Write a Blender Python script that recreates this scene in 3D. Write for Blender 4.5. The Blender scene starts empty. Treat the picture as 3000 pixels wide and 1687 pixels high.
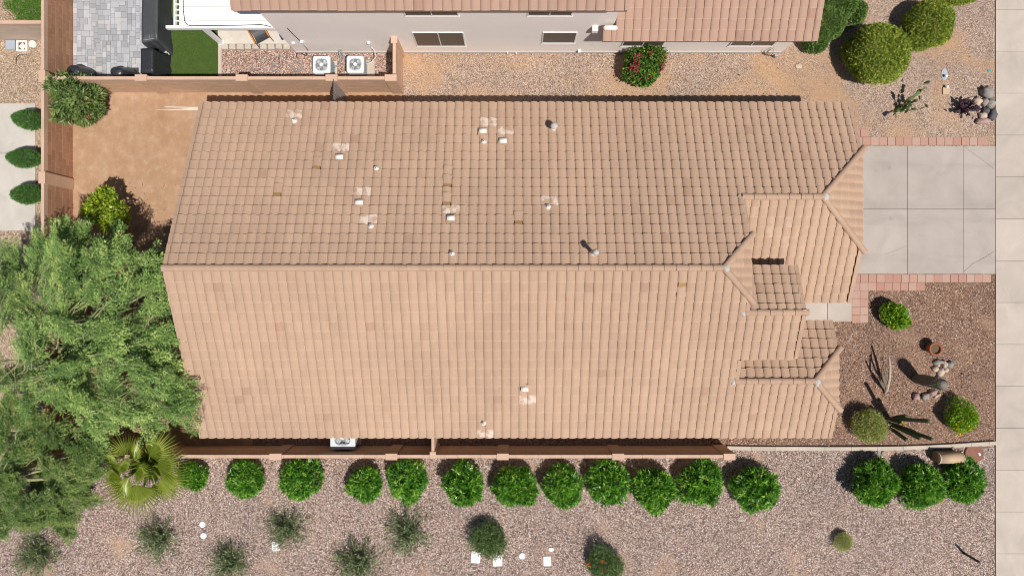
import bpy, math, random
import numpy as np
from mathutils import Vector, Matrix

random.seed(7)
rng = np.random.default_rng(7)
scene = bpy.context.scene
col = scene.collection
PI = math.pi
R = math.radians

# ------------------------------------------------------------------ camera
CAM_H = 26.2                      # flying height above the ground, metres
FOC = 2070.0                      # focal length in pixels of the 3000 px wide photograph
cam_d = bpy.data.cameras.new('camera')
cam_d.sensor_width = 36.0
cam_d.lens = FOC / 3000.0 * 36.0
cam_d.clip_end = 2000.0
cam = bpy.data.objects.new('camera', cam_d)
cam.location = (0, 0, CAM_H)
cam.rotation_euler = (0, 0, 0)
col.objects.link(cam)
scene.camera = cam

# ------------------------------------------------------------------ sky, sun, exposure
SUN = Vector((0.319, -0.36, 1.0)).normalized()       # towards the sun
world = bpy.data.worlds.new('World')
scene.world = world
world.use_nodes = True
wn = world.node_tree
sky = wn.nodes.new('ShaderNodeTexSky')
sky.sky_type = 'NISHITA'
sky.sun_disc = False
sky.sun_elevation = math.asin(SUN.z)
sky.sun_rotation = math.atan2(SUN.x, SUN.y)
wn.links.new(sky.outputs[0], wn.nodes['Background'].inputs[0])
wn.nodes['Background'].inputs[1].default_value = 0.052
sun_d = bpy.data.lights.new('sun', 'SUN')
sun_d.energy = 4.75
sun_d.angle = R(0.5)
sun_d.color = (1.0, 0.955, 0.89)
sun = bpy.data.objects.new('sun', sun_d)
sun.rotation_euler = SUN.to_track_quat('Z', 'Y').to_euler()
sun.location = (10, -12, 40)
col.objects.link(sun)
scene.view_settings.view_transform = 'Standard'
scene.view_settings.look = 'None'
scene.view_settings.gamma = 1.0
scene.view_settings.exposure = 0.0
scene.cycles.max_bounces = 6
scene.cycles.filter_width = 1.0
scene.cycles.transparent_max_bounces = 4

# ------------------------------------------------------------------ helpers
def at(px, py, z=0.0):
    """a point of the photograph at a known height -> metres"""
    k = (CAM_H - z) / FOC
    return Vector(((px - 1500) * k, (843.5 - py) * k, z))

def atD(dx, dy, z=0.0):
    return at(dx * 1.16460, dy * 1.16460, z)

WORLD = {}
def wloc(o):
    return WORLD.get(o.name, Vector((0, 0, 0))) if o else Vector((0, 0, 0))

def tag(o, label=None, cat=None, group=None, kind=None):
    if label: o['label'] = label
    if cat: o['category'] = cat
    if group: o['group'] = group
    if kind: o['kind'] = kind
    return o

def empty(name, loc=(0, 0, 0), parent=None, label=None, cat=None, group=None, rz=0):
    o = bpy.data.objects.new(name, None)
    o.empty_display_size = 0.2
    col.objects.link(o)
    loc = Vector(loc)
    o.parent = parent
    o.location = loc - wloc(parent)
    o.rotation_euler.z = rz
    WORLD[o.name] = loc
    return tag(o, label, cat, group)

def link(name, me, parent=None, loc=None, rot=None, scale=None):
    """loc is in world coordinates"""
    o = bpy.data.objects.new(name, me)
    col.objects.link(o)
    o.parent = parent
    w = Vector(loc) if loc is not None else Vector((0, 0, 0))
    o.location = w - wloc(parent)
    if rot is not None:
        if isinstance(rot, Matrix):
            o.rotation_mode = 'QUATERNION'
            o.rotation_quaternion = rot.to_quaternion()
        else:
            o.rotation_euler = rot
    if scale is not None:
        o.scale = scale if hasattr(scale, '__len__') else (scale,) * 3
    WORLD[o.name] = w
    return o

class MB:
    def __init__(self):
        self.v = []; self.f = []; self.r = []; self.s = []; self.m = []
        self.mi = 0; self.rv = 0.5
    def vert(self, p):
        self.v.append((p[0], p[1], p[2])); return len(self.v) - 1
    def face(self, idx, smooth=False):
        self.f.append(tuple(idx)); self.r.append(self.rv); self.s.append(smooth); self.m.append(self.mi)
    def poly(self, pts, smooth=False):
        self.face([self.vert(p) for p in pts], smooth)
    def box(self, c, s, rz=0.0, rot=None):
        hx, hy, hz = s[0] / 2, s[1] / 2, s[2] / 2
        m = rot if rot is not None else Matrix.Rotation(rz, 3, 'Z')
        c = Vector(c)
        b = [self.vert(c + m @ Vector((x * hx, y * hy, z * hz))) for z in (-1, 1) for y in (-1, 1) for x in (-1, 1)]
        for q in ((0, 2, 3, 1), (4, 5, 7, 6), (0, 1, 5, 4), (2, 6, 7, 3), (0, 4, 6, 2), (1, 3, 7, 5)):
            self.face([b[i] for i in q])
    def prism(self, poly, z0, z1):
        n = len(poly)
        a = [self.vert((p[0], p[1], z0)) for p in poly]
        b = [self.vert((p[0], p[1], z1)) for p in poly]
        self.face(list(reversed(a))); self.face(b)
        for i in range(n):
            j = (i + 1) % n
            self.face((a[i], a[j], b[j], b[i]))
    def tube(self, pts, rad, n=6, cap=True):
        pts = [Vector(p) for p in pts]
        if not hasattr(rad, '__len__'): rad = [rad] * len(pts)
        rings = []
        prev = None
        for i, p in enumerate(pts):
            d = (pts[min(i + 1, len(pts) - 1)] - pts[max(i - 1, 0)])
            if d.length < 1e-9: d = Vector((0, 0, 1))
            d.normalize()
            if prev is None:
                a = Vector((0, 0, 1)) if abs(d.z) < 0.9 else Vector((1, 0, 0))
                u = d.cross(a).normalized()
            else:
                u = (prev - d * prev.dot(d))
                if u.length < 1e-6: u = d.orthogonal()
                u.normalize()
            prev = u
            w = d.cross(u)
            rings.append([self.vert(p + (u * math.cos(2 * PI * k / n) + w * math.sin(2 * PI * k / n)) * rad[i]) for k in range(n)])
        for a, b in zip(rings, rings[1:]):
            for k in range(n):
                self.face((a[k], a[(k + 1) % n], b[(k + 1) % n], b[k]), True)
        if cap:
            self.face(list(reversed(rings[0]))); self.face(rings[-1])
    def lathe(self, prof, n=16, c=(0, 0, 0), cap=True, mod=None, smooth=True):
        rings = []
        for (r, z) in prof:
            ring = []
            for k in range(n):
                a = 2 * PI * k / n
                rr = r * (mod(k, a, z) if mod else 1.0)
                ring.append(self.vert((c[0] + rr * math.cos(a), c[1] + rr * math.sin(a), c[2] + z)))
            rings.append(ring)
        for a, b in zip(rings, rings[1:]):
            for k in range(n):
                self.face((a[k], a[(k + 1) % n], b[(k + 1) % n], b[k]), smooth)
        if cap:
            self.face(list(reversed(rings[0]))); self.face(rings[-1])
    def mesh(self, name, mats):
        me = bpy.data.meshes.new(name)
        me.from_pydata(self.v, [], self.f)
        if not isinstance(mats, (list, tuple)): mats = [mats]
        for m in mats: me.materials.append(m)
        n = len(self.f)
        me.polygons.foreach_set('use_smooth', self.s)
        me.polygons.foreach_set('material_index', self.m)
        at_ = me.attributes.new('rnd', 'FLOAT', 'FACE')
        at_.data.foreach_set('value', self.r)
        me.update()
        return me
    def build(self, name, mats, parent=None, local=False, loc=None):
        me = self.mesh(name, mats)
        if local:
            o = link(name, me, parent, wloc(parent) if loc is None else loc)
        else:
            o = link(name, me, parent, (0, 0, 0))
        return o

def quads_np(name, q, mats, rnd=None, smooth=False, k=4):
    """q: (N,k,3) array of separate polygons -> mesh"""
    n = len(q)
    me = bpy.data.meshes.new(name)
    me.vertices.add(n * k)
    me.vertices.foreach_set('co', np.ascontiguousarray(q, dtype=np.float32).ravel())
    me.loops.add(n * k)
    me.loops.foreach_set('vertex_index', np.arange(n * k, dtype=np.int32))
    me.polygons.add(n)
    me.polygons.foreach_set('loop_start', np.arange(0, n * k, k, dtype=np.int32))
    me.polygons.foreach_set('loop_total', np.full(n, k, dtype=np.int32))
    if not isinstance(mats, (list, tuple)): mats = [mats]
    for m in mats: me.materials.append(m)
    a = me.attributes.new('rnd', 'FLOAT', 'FACE')
    a.data.foreach_set('value', (rng.random(n) if rnd is None else rnd).astype(np.float32))
    me.update(calc_edges=True)
    return me

# ------------------------------------------------------------------ materials
def lin(r, g, b):
    f = lambda c: (c / 255 / 12.92) if c / 255 <= 0.04045 else ((c / 255 + 0.055) / 1.055) ** 2.4
    return (f(r), f(g), f(b), 1.0)

class NT:
    def __init__(self, name):
        self.mat = bpy.data.materials.new(name)
        self.mat.use_nodes = True
        self.t = self.mat.node_tree
        self.b = self.t.nodes['Principled BSDF']
        self.out = self.t.nodes['Material Output']
        self.b.inputs['Roughness'].default_value = 0.85
        self.b.inputs['Specular IOR Level'].default_value = 0.25
        self._pos = None
    def n(self, typ, ins=None, **props):
        nd = self.t.nodes.new('ShaderNode' + typ)
        for k, v in props.items(): setattr(nd, k, v)
        for k, v in (ins or {}).items(): self.set(nd.inputs[k], v)
        return nd
    def set(self, sock, v):
        if isinstance(v, bpy.types.NodeSocket): self.t.links.new(v, sock)
        elif isinstance(v, bpy.types.Node): self.t.links.new(v.outputs[0], sock)
        else: sock.default_value = v
    def pos(self):
        if not self._pos: self._pos = self.n('NewGeometry').outputs['Position']
        return self._pos
    def obj(self):
        return self.n('TexCoord').outputs['Object']
    def map(self, vec, scale):
        return self.n('Mapping', {'Vector': vec, 'Scale': scale}).outputs[0]
    def noise(self, vec, scale, detail=3, rough=0.55, dist=0.0):
        return self.n('TexNoise', {'Vector': vec, 'Scale': scale, 'Detail': detail, 'Roughness': rough, 'Distortion': dist}).outputs[0]
    def ramp(self, fac, stops):
        nd = self.n('ValToRGB', {'Fac': fac})
        e = nd.color_ramp.elements
        while len(e) < len(stops): e.new(0.5)
        for el, (p, c) in zip(e, stops):
            el.position = p
            el.color = c if hasattr(c, '__len__') else (c, c, c, 1)
        return nd.outputs[0]
    def mix(self, fac, a, b, mode='MIX'):
        nd = self.n('Mix', data_type='RGBA', blend_type=mode)
        self.set(nd.inputs[0], fac); self.set(nd.inputs[6], a); self.set(nd.inputs[7], b)
        return nd.outputs[2]
    def math(self, op, a, b=0.0, clamp=False):
        nd = self.n('Math', operation=op, use_clamp=clamp)
        self.set(nd.inputs[0], a); self.set(nd.inputs[1], b)
        return nd.outputs[0]
    def attr(self, name='rnd'):
        return self.n('Attribute', attribute_name=name).outputs['Fac']
    def orand(self):
        return self.n('ObjectInfo').outputs['Random']
    def base(self, c): self.set(self.b.inputs['Base Color'], c)
    def bump(self, h, strength=0.5, dist=0.01):
        nd = self.n('Bump', {'Height': h, 'Strength': strength, 'Distance': dist})
        self.set(self.b.inputs['Normal'], nd.outputs[0])
    def rough(self, v, spec=None):
        self.set(self.b.inputs['Roughness'], v)
        if spec is not None: self.b.inputs['Specular IOR Level'].default_value = spec

def plain(name, c, rough=0.7, spec=0.3, var=0.12, scale=6.0, metal=0.0, bump=0.15, fine=60.0):
    """even colour with soft mottling and a little fine relief"""
    m = NT(name)
    p = m.obj()
    n1 = m.noise(p, scale, 4)
    n2 = m.noise(p, fine, 2)
    dark = tuple(x * (1 - var) for x in c[:3]) + (1,)
    lite = tuple(min(1, x * (1 + var)) for x in c[:3]) + (1,)
    c1 = m.mix(n1, dark, lite)
    c2 = m.mix(m.math('MULTIPLY', n2, 0.35), c1, dark)
    o = m.math('SUBTRACT', m.orand(), 0.5)
    c3 = m.mix(m.math('MULTIPLY', m.math('ABSOLUTE', o), 0.3), c2, lite)
    m.base(c3); m.rough(rough, spec)
    m.b.inputs['Metallic'].default_value = metal
    if bump: m.bump(n2, bump, 0.01)
    return m.mat

def gravel(name, cols, scale, dirt=None, dirt_lo=0.5, dirt_hi=0.65, dirt_scale=0.5, bump=0.9, tint=None):
    m = NT(name)
    p = m.pos()
    v = m.n('TexVoronoi', {'Vector': p, 'Scale': scale, 'Randomness': 1.0})
    sep = m.n('SeparateColor', {'Color': v.outputs['Color']})
    c = m.ramp(sep.outputs[0], cols)
    # a second, coarser layer of larger stones
    v2 = m.n('TexVoronoi', {'Vector': p, 'Scale': scale * 0.55})
    sep2 = m.n('SeparateColor', {'Color': v2.outputs['Color']})
    big = m.ramp(sep2.outputs[1], [(0.0, 0.0), (0.70, 0.0), (0.74, 1.0)])
    inb = m.ramp(v2.outputs['Distance'], [(0.0, 1.0), (0.34, 1.0), (0.42, 0.0)])
    c = m.mix(m.math('MULTIPLY', big, inb), c, m.ramp(sep2.outputs[0], cols))
    # dark gaps between stones
    gap = m.ramp(v.outputs['Distance'], [(0.0, 0.0), (0.52, 0.0), (0.80, 0.75)])
    c = m.mix(gap, c, tuple(x * 0.30 for x in cols[0][1][:3]) + (1,))
    h = m.math('SUBTRACT', 1.0, v.outputs['Distance'])
    if dirt is not None:
        dn = m.noise(p, dirt_scale, 6, 0.62, 0.4)
        f = m.ramp(dn, [(0.0, 0.0), (dirt_lo, 0.0), (dirt_hi, 1.0)])
        fine = m.noise(p, 30, 4, 0.7)
        dc = m.mix(fine, tuple(x * 0.78 for x in dirt[:3]) + (1,), tuple(min(1, x * 1.18) for x in dirt[:3]) + (1,))
        c = m.mix(m.math('MULTIPLY', f, 0.9), c, dc)
    lg = m.noise(p, 0.35, 4)
    c = m.mix(1.0, c, m.ramp(lg, [(0.25, (0.84, 0.84, 0.86, 1)), (0.75, (1.1, 1.08, 1.05, 1))]), 'MULTIPLY')
    m.base(c); m.rough(0.95, 0.15)
    m.bump(h, bump, 0.02)
    return m.mat

def concrete(name, c, joint_var=0.1, stain=0.2, per_obj=True, tracks=()):
    m = NT(name)
    p = m.pos()
    n1 = m.noise(p, 0.9, 6, 0.6, 0.5)
    n2 = m.noise(p, 9, 4, 0.6)
    n3 = m.noise(p, 90, 2, 0.6)
    d = tuple(x * (1 - stain) for x in c[:3]) + (1,)
    l = tuple(min(1, x * 1.1) for x in c[:3]) + (1,)
    k = m.mix(m.ramp(n1, [(0.3, 0.0), (0.7, 1.0)]), d, l)
    k = m.mix(m.math('MULTIPLY', n2, 0.45), k, c)
    k = m.mix(m.ramp(n3, [(0.55, 0.0), (0.8, 0.22)]), k, (0.25, 0.22, 0.19, 1))
    if per_obj:
        o = m.ramp(m.orand(), [(0, (1 - joint_var, 1 - joint_var, 1 - joint_var, 1)), (1, (1 + joint_var * 0.5,) * 3 + (1,))])
        k = m.mix(1.0, k, o, 'MULTIPLY')
    if tracks:                              # worn tyre tracks across the slab
        y = m.n('SeparateXYZ', {'Vector': p}).outputs[1]
        wob = m.math('MULTIPLY', m.math('SUBTRACT', m.noise(p, 0.7, 3), 0.5), 0.5)
        tn = m.noise(m.map(p, (0.8, 5, 1)), 1.0, 5, 0.7)
        for ty in tracks:
            dd = m.math('ABSOLUTE', m.math('SUBTRACT', m.math('ADD', y, wob), ty))
            f = m.math('MULTIPLY', m.ramp(dd, [(0.06, 0.30), (0.24, 0.0)]), m.ramp(tn, [(0.35, 0.0), (0.65, 1.0)]))
            k = m.mix(f, k, tuple(x * .62 for x in c[:3]) + (1,))
    # fine broom lines
    m.base(k); m.rough(0.9, 0.2); m.bump(n3, 0.2, 0.005)
    return m.mat

def leaf(name, stops, rough=0.5, spec=0.35, trans=0.3, tcol=None, gain=1.7):
    m = NT(name)
    stops = [(p_, tuple(min(.95, x * gain) for x in c_[:3]) + (1,)) for p_, c_ in stops]
    a = m.attr()
    pn = m.noise(m.obj(), 3.0, 3)
    f = m.math('ADD', m.math('MULTIPLY', a, 0.8), m.math('MULTIPLY', m.math('SUBTRACT', pn, 0.4), 0.7), True)
    c = m.ramp(f, stops)
    m.base(c); m.rough(rough, spec)
    if trans:
        tr = m.n('BsdfTranslucent', {'Color': m.mix(1.0, c, tcol or (1.3, 1.5, 0.5, 1), 'MULTIPLY')})
        mx = m.n('MixShader', {0: trans, 1: m.b.outputs[0], 2: tr.outputs[0]})
        m.t.links.new(mx.outputs[0], m.out.inputs[0])
    return m.mat

def tile_mat(name, c, streak=0.5):
    m = NT(name)
    o = m.math('FRACT', m.math('ADD', m.orand(), m.attr()))
    p = m.pos()
    st = m.noise(m.map(p, (30, 2.6, 2.6)), 1.0, 5, 0.72)
    lg = m.noise(p, 0.35, 4)
    fn = m.noise(p, 55, 3, 0.6)
    sc = lambda k: tuple(min(1, x * k) for x in c[:3]) + (1,)
    k = m.ramp(o, [(0.0, sc(0.965)), (0.5, sc(1.0)), (0.985, sc(1.035)), (0.994, (c[0] * 0.90, c[1] * 0.86, c[2] * 0.85, 1)), (1.0, (c[0] * .88, c[1] * .83, c[2] * .82, 1))])
    k = m.mix(m.ramp(st, [(0.56, 0.0), (0.74, streak)]), k, sc(1.45))
    k = m.mix(m.ramp(st, [(0.22, 0.22), (0.42, 0.0)]), k, sc(0.72))
    k = m.mix(1.0, k, m.ramp(lg, [(0.25, (0.88, 0.87, 0.87, 1)), (0.75, (1.08, 1.07, 1.05, 1))]), 'MULTIPLY')
    rs = m.noise(m.map(p, (2.6, 0.5, 0.5)), 1.0, 6, 0.7, 0.3)      # rain-washed dirt bands running down the slope
    k = m.mix(m.ramp(rs, [(0.52, 0.0), (0.75, 0.38)]), k, (c[0] * .66, c[1] * .62, c[2] * .60, 1))
    gr = m.noise(p, 16, 5, 0.75)
    k = m.mix(m.ramp(gr, [(0.60, 0.0), (0.80, 0.35)]), k, sc(0.62))
    k = m.mix(m.math('MULTIPLY', m.attr('edge'), m.ramp(m.noise(p, 7, 3), [(0.3, 0.08), (0.7, 0.46)])), k, sc(1.36))      # paler band along the lower edge of each tile
    # chalky overspray on flagged tiles, ragged edge
    pn = m.noise(p, 5, 3, 0.6)
    pf = m.math('MULTIPLY', m.attr('pale'), m.ramp(pn, [(0.42, 0.0), (0.56, 1.0)]))
    k = m.mix(pf, k, (0.74, 0.64, 0.56, 1))
    m.base(k); m.rough(0.86, 0.22); m.bump(fn, 0.25, 0.006)
    return m.mat

M = {}
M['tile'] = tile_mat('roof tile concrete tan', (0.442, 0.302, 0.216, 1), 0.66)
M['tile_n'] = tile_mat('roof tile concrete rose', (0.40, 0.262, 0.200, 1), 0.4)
M['underlay'] = plain('roof underlay felt brown', (0.10, 0.065, 0.045, 1), 0.95)
M['exposed'] = plain('weathered plywood underlay', (0.36, 0.21, 0.085, 1), 0.9, var=0.25, scale=14)
M['fascia'] = plain('painted fascia', (0.36, 0.25, 0.18, 1), 0.7)
M['stucco'] = plain('house stucco tan', (0.52, 0.40, 0.31, 1), 0.92, bump=0.5, fine=90)
M['stucco_n'] = plain('neighbour stucco pale grey', (0.86, 0.80, 0.76, 1), 0.93, var=0.05, bump=0.5, fine=70, scale=1.3)
M['mortar_w'] = plain('pale ridge mortar', (0.50, 0.47, 0.44, 1), 0.95, var=0.3, scale=18, bump=0.6)
M['white_paint'] = plain('white paint chalky', (0.80, 0.74, 0.68, 1), 0.7, var=0.15, scale=14)
M['white_metal'] = plain('white enamelled aluminium', (0.86, 0.86, 0.87, 1), 0.45, 0.4, var=0.04)
M['block'] = None
M['steel'] = plain('galvanised steel', (0.42, 0.44, 0.46, 1), 0.45, 0.5, metal=0.6, var=0.2)
M['dark_metal'] = plain('dark grey metal', (0.06, 0.062, 0.07, 1), 0.5, 0.4)
M['ac'] = plain('ac cabinet light grey', (0.60, 0.64, 0.66, 1), 0.5, 0.4, var=0.08)
M['ac_dark'] = plain('ac grille grey', (0.26, 0.28, 0.29, 1), 0.5, 0.4)
M['black_fabric'] = plain('black vinyl cover', (0.030, 0.032, 0.038, 1), 0.36, 0.6, var=0.3, scale=5, bump=0.4, fine=25)
M['charcoal_fabric'] = plain('charcoal cover', (0.058, 0.061, 0.068, 1), 0.5, 0.5, var=0.25, scale=5, bump=0.4, fine=25)
M['glass'] = plain('brown solar screen', (0.085, 0.068, 0.055, 1), 0.4, 0.5, var=0.15)
M['frame'] = plain('window frame white', (0.74, 0.74, 0.74, 1), 0.5)
M['terracotta'] = plain('terracotta', (0.33, 0.115, 0.055, 1), 0.8, var=0.2, scale=9)
M['soil'] = plain('potting soil', (0.13, 0.095, 0.06, 1), 0.98, var=0.35, scale=30, bump=0.8)
M['bark'] = plain('grey brown bark', (0.20, 0.155, 0.115, 1), 0.95, var=0.3, scale=14, bump=0.7)
M['bark_pv'] = plain('pale yellow green bark', (0.34, 0.33, 0.17, 1), 0.85, var=0.25, scale=8)
M['deadwood'] = plain('bleached dead wood', (0.40, 0.34, 0.27, 1), 0.9, var=0.3, scale=14, bump=0.6)
M['hose'] = plain('grey garden hose', (0.22, 0.24, 0.25, 1), 0.55, 0.4)
M['black'] = plain('black plastic', (0.018, 0.019, 0.022, 1), 0.5, 0.4)
M['orange'] = plain('orange oiled wood', (0.62, 0.22, 0.03, 1), 0.55)
M['tan_box'] = plain('tan cabinet plastic', (0.52, 0.37, 0.24, 1), 0.6, var=0.12)
M['brown_side'] = plain('brown cabinet side', (0.26, 0.17, 0.10, 1), 0.7, var=0.25, scale=9)
M['rust_lid'] = plain('rust red lid', (0.26, 0.12, 0.085, 1), 0.85, var=0.25, scale=7)
M['valve'] = plain('white valve box lid', (0.80, 0.78, 0.77, 1), 0.6, var=0.08)
M['greybox'] = plain('blue grey meter lid', (0.36, 0.40, 0.46, 1), 0.7, var=0.15)
M['teal'] = plain('teal marking paint', (0.10, 0.34, 0.36, 1), 0.9, var=0.3, scale=30)
M['rock'] = plain('river boulder grey', (0.32, 0.29, 0.265, 1), 0.9, var=0.35, scale=8, bump=0.6, fine=30)
M['rock_t'] = plain('pale tan boulder', (0.55, 0.44, 0.35, 1), 0.92, var=0.25, scale=7, bump=0.6, fine=30)
M['rock_d'] = plain('dark slate boulder', (0.12, 0.115, 0.125, 1), 0.88, var=0.35, scale=7, bump=0.6, fine=30)
M['rock_p'] = plain('pinkish boulder', (0.42, 0.28, 0.25, 1), 0.9, var=0.25, scale=7, bump=0.6, fine=30)
M['edge_stone'] = plain('tumbled edging stone', (0.52, 0.46, 0.39, 1), 0.95, var=0.25, scale=6, bump=0.6)
M['cactus'] = plain('cactus green', (0.085, 0.125, 0.055, 1), 0.7, var=0.3, scale=9, bump=0.4)
M['cactus_d'] = plain('dark column cactus', (0.075, 0.105, 0.05, 1), 0.7, var=0.35, scale=12, bump=0.4)
M['saguaro'] = plain('grey ribbed cactus', (0.22, 0.21, 0.17, 1), 0.85, var=0.35, scale=14, bump=0.5)
M['spine'] = plain('pale spines', (0.42, 0.37, 0.27, 1), 0.9)
M['purple'] = plain('purple prickly pear', (0.085, 0.05, 0.07, 1), 0.6, var=0.35, scale=6)
M['pad'] = plain('green prickly pear', (0.12, 0.17, 0.055, 1), 0.6, var=0.3, scale=6)

def block_mat(name, c, per=0.14):
    m = NT(name)
    p = m.pos()
    n1 = m.noise(m.map(p, (2.2, 2.2, 9)), 1.0, 5, 0.6)
    n2 = m.noise(p, 70, 3, 0.6)
    o = m.ramp(m.orand(), [(0, (1 - per,) * 3 + (1,)), (1, (1 + per * .7,) * 3 + (1,))])
    k = m.mix(n1, tuple(x * .86 for x in c[:3]) + (1,), tuple(x * 1.12 for x in c[:3]) + (1,))
    k = m.mix(1.0, k, o, 'MULTIPLY')
    m.base(k); m.rough(0.95, 0.15); m.bump(n2, 0.4, 0.008)
    return m.mat
M['block'] = block_mat('split block brown', (0.43, 0.235, 0.145, 1))
M['block_p'] = block_mat('painted block tan', (0.60, 0.40, 0.275, 1), 0.05)
M['block_light'] = block_mat('block wall pale pink', (0.56, 0.45, 0.375, 1), 0.05)
M['joint'] = plain('pale mortar joint', (0.68, 0.52, 0.40, 1), 0.97)
M['joint_p'] = plain('tan mortar joint', (0.48, 0.31, 0.21, 1), 0.97)
M['cap'] = block_mat('cap block pale', (0.56, 0.385, 0.285, 1), 0.05)

M['gravel_pink'] = gravel('pink crushed granite gravel', [(0.0, (0.12, 0.085, 0.072, 1)), (0.25, (0.27, 0.192, 0.162, 1)), (0.6, (0.42, 0.308, 0.262, 1)), (0.88, (0.58, 0.465, 0.410, 1)), (1.0, (0.74, 0.65, 0.60, 1))], 29, (0.47, 0.315, 0.22, 1), 0.57, 0.74, 0.6)
M['gravel_front'] = gravel('brown crushed gravel', [(0.0, (0.12, 0.075, 0.06, 1)), (0.3, (0.235, 0.135, 0.095, 1)), (0.7, (0.325, 0.200, 0.140, 1)), (0.93, (0.43, 0.290, 0.215, 1)), (1.0, (0.64, 0.54, 0.48, 1))], 30, (0.36, 0.23, 0.15, 1), 0.55, 0.75, 0.6)
M['gravel_top'] = gravel('beige decomposed granite', [(0.0, (0.25, 0.172, 0.128, 1)), (0.3, (0.38, 0.272, 0.21, 1)), (0.7, (0.49, 0.365, 0.292, 1)), (0.95, (0.61, 0.49, 0.41, 1)), (1.0, (0.68, 0.58, 0.51, 1))], 34, (0.53, 0.325, 0.18, 1), 0.47, 0.66, 0.3)
M['gravel_side'] = gravel('grey brown passage gravel', [(0.0, (0.16, 0.11, 0.09, 1)), (0.5, (0.30, 0.22, 0.18, 1)), (1.0, (0.46, 0.37, 0.32, 1))], 30, (0.34, 0.22, 0.15, 1), 0.55, 0.75, 0.6)
M['gravel_left'] = gravel('tan pea gravel', [(0.0, (0.24, 0.165, 0.11, 1)), (0.4, (0.43, 0.31, 0.22, 1)), (0.8, (0.56, 0.43, 0.32, 1)), (1.0, (0.70, 0.60, 0.5, 1))], 31, (0.50, 0.34, 0.22, 1), 0.6, 0.75, 0.7)
M['gravel_red'] = gravel('rose landscape gravel', [(0.0, (0.22, 0.13, 0.10, 1)), (0.35, (0.40, 0.26, 0.21, 1)), (0.75, (0.52, 0.36, 0.30, 1)), (1.0, (0.74, 0.62, 0.56, 1))], 28)

def dirt_mat():
    m = NT('packed dirt')
    p = m.pos()
    n1 = m.noise(p, 0.6, 6, 0.62, 0.6)
    n2 = m.noise(p, 2.6, 8, 0.72, 0.15)
    n3 = m.noise(p, 60, 3, 0.7)
    c = m.mix(m.ramp(n1, [(0.3, 0), (0.7, 1)]), (0.355, 0.212, 0.122, 1), (0.445, 0.288, 0.188, 1))
    c = m.mix(m.ramp(n2, [(0.50, 0), (0.70, 0.6)]), c, (0.53, 0.385, 0.285, 1))
    c = m.mix(m.ramp(n2, [(0.26, 0.6), (0.46, 0)]), c, (0.29, 0.165, 0.09, 1))
    c = m.mix(m.ramp(n3, [(0.62, 0), (0.75, 0.4)]), c, (0.58, 0.42, 0.3, 1))
    c = m.mix(m.ramp(n3, [(0.25, 0.5), (0.36, 0)]), c, (0.17, 0.10, 0.055, 1))
    m.base(c); m.rough(0.97, 0.1); m.bump(n3, 0.5, 0.012)
    return m.mat
M['dirt'] = dirt_mat()
M['concrete'] = concrete('broomed concrete', (0.495, 0.43, 0.375, 1), 0.07, 0.18)
M['drive'] = concrete('driveway concrete', (0.415, 0.362, 0.325, 1), 0.04, 0.14, tracks=(4.55, 3.05, 2.55, 1.1))
M['kerb'] = concrete('edging concrete', (0.53, 0.46, 0.385, 1), 0.08)
M['patio_c'] = concrete('pale patio concrete', (0.66, 0.595, 0.52, 1), 0.05, 0.3)
M['slab_l'] = concrete('grey patio slab', (0.545, 0.505, 0.455, 1), 0.05)
M['asphalt'] = concrete('asphalt', (0.06, 0.058, 0.056, 1), 0.05)

def paver_mat(name, cols, per_noise=8):
    m = NT(name)
    p = m.pos()
    c = m.ramp(m.orand(), cols)
    n = m.noise(p, per_noise, 5, 0.65)
    c = m.mix(m.math('MULTIPLY', n, 0.5), c, m.mix(1.0, c, (0.72, 0.72, 0.72, 1), 'MULTIPLY'))
    m.base(c); m.rough(0.92, 0.2); m.bump(m.noise(p, 80, 2), 0.3, 0.006)
    return m.mat
M['paver_grey'] = paver_mat('grey tumbled paver', [(0, (0.32, 0.325, 0.34, 1)), (0.45, (0.42, 0.425, 0.445, 1)), (0.93, (0.52, 0.525, 0.545, 1)), (1, (0.49, 0.455, 0.43, 1))])
M['paver_red'] = paver_mat('rose square paver', [(0, (0.44, 0.245, 0.185, 1)), (0.4, (0.48, 0.295, 0.232, 1)), (0.75, (0.48, 0.335, 0.275, 1)), (1, (0.44, 0.215, 0.165, 1))])
M['turf'] = plain('artificial turf backing', (0.055, 0.10, 0.02, 1), 0.9, var=0.35, scale=5, bump=0.8)

M['leaf_oleander'] = leaf('glossy lance leaves', [(0.0, (0.012, 0.045, 0.007, 1)), (0.35, (0.035, 0.115, 0.010, 1)), (0.7, (0.105, 0.225, 0.018, 1)), (1.0, (0.27, 0.35, 0.09, 1))], 0.36, 0.55, 0.3, None, 1.95)
M['leaf_top'] = leaf('clipped shrub leaves', [(0.0, (0.045, 0.085, 0.012, 1)), (0.5, (0.11, 0.135, 0.018, 1)), (1.0, (0.23, 0.24, 0.045, 1))], 0.6, 0.2, 0.2, None, 2.25)
M['leaf_hedge'] = leaf('hedge leaves', [(0.0, (0.025, 0.065, 0.013, 1)), (0.5, (0.075, 0.125, 0.030, 1)), (1.0, (0.16, 0.20, 0.06, 1))], 0.55, 0.25, 0.2, None, 2.0)
M['leaf_boug'] = leaf('bougainvillea leaves', [(0.0, (0.02, 0.055, 0.01, 1)), (0.5, (0.06, 0.13, 0.02, 1)), (0.85, (0.13, 0.21, 0.03, 1)), (1.0, (0.42, 0.42, 0.04, 1))])
M['leaf_dark'] = leaf('dark narrow leaves', [(0.0, (0.03, 0.06, 0.018, 1)), (0.5, (0.080, 0.122, 0.032, 1)), (1.0, (0.20, 0.235, 0.09, 1))], 0.42, 0.45, 0.2, None, 1.9)
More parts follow.
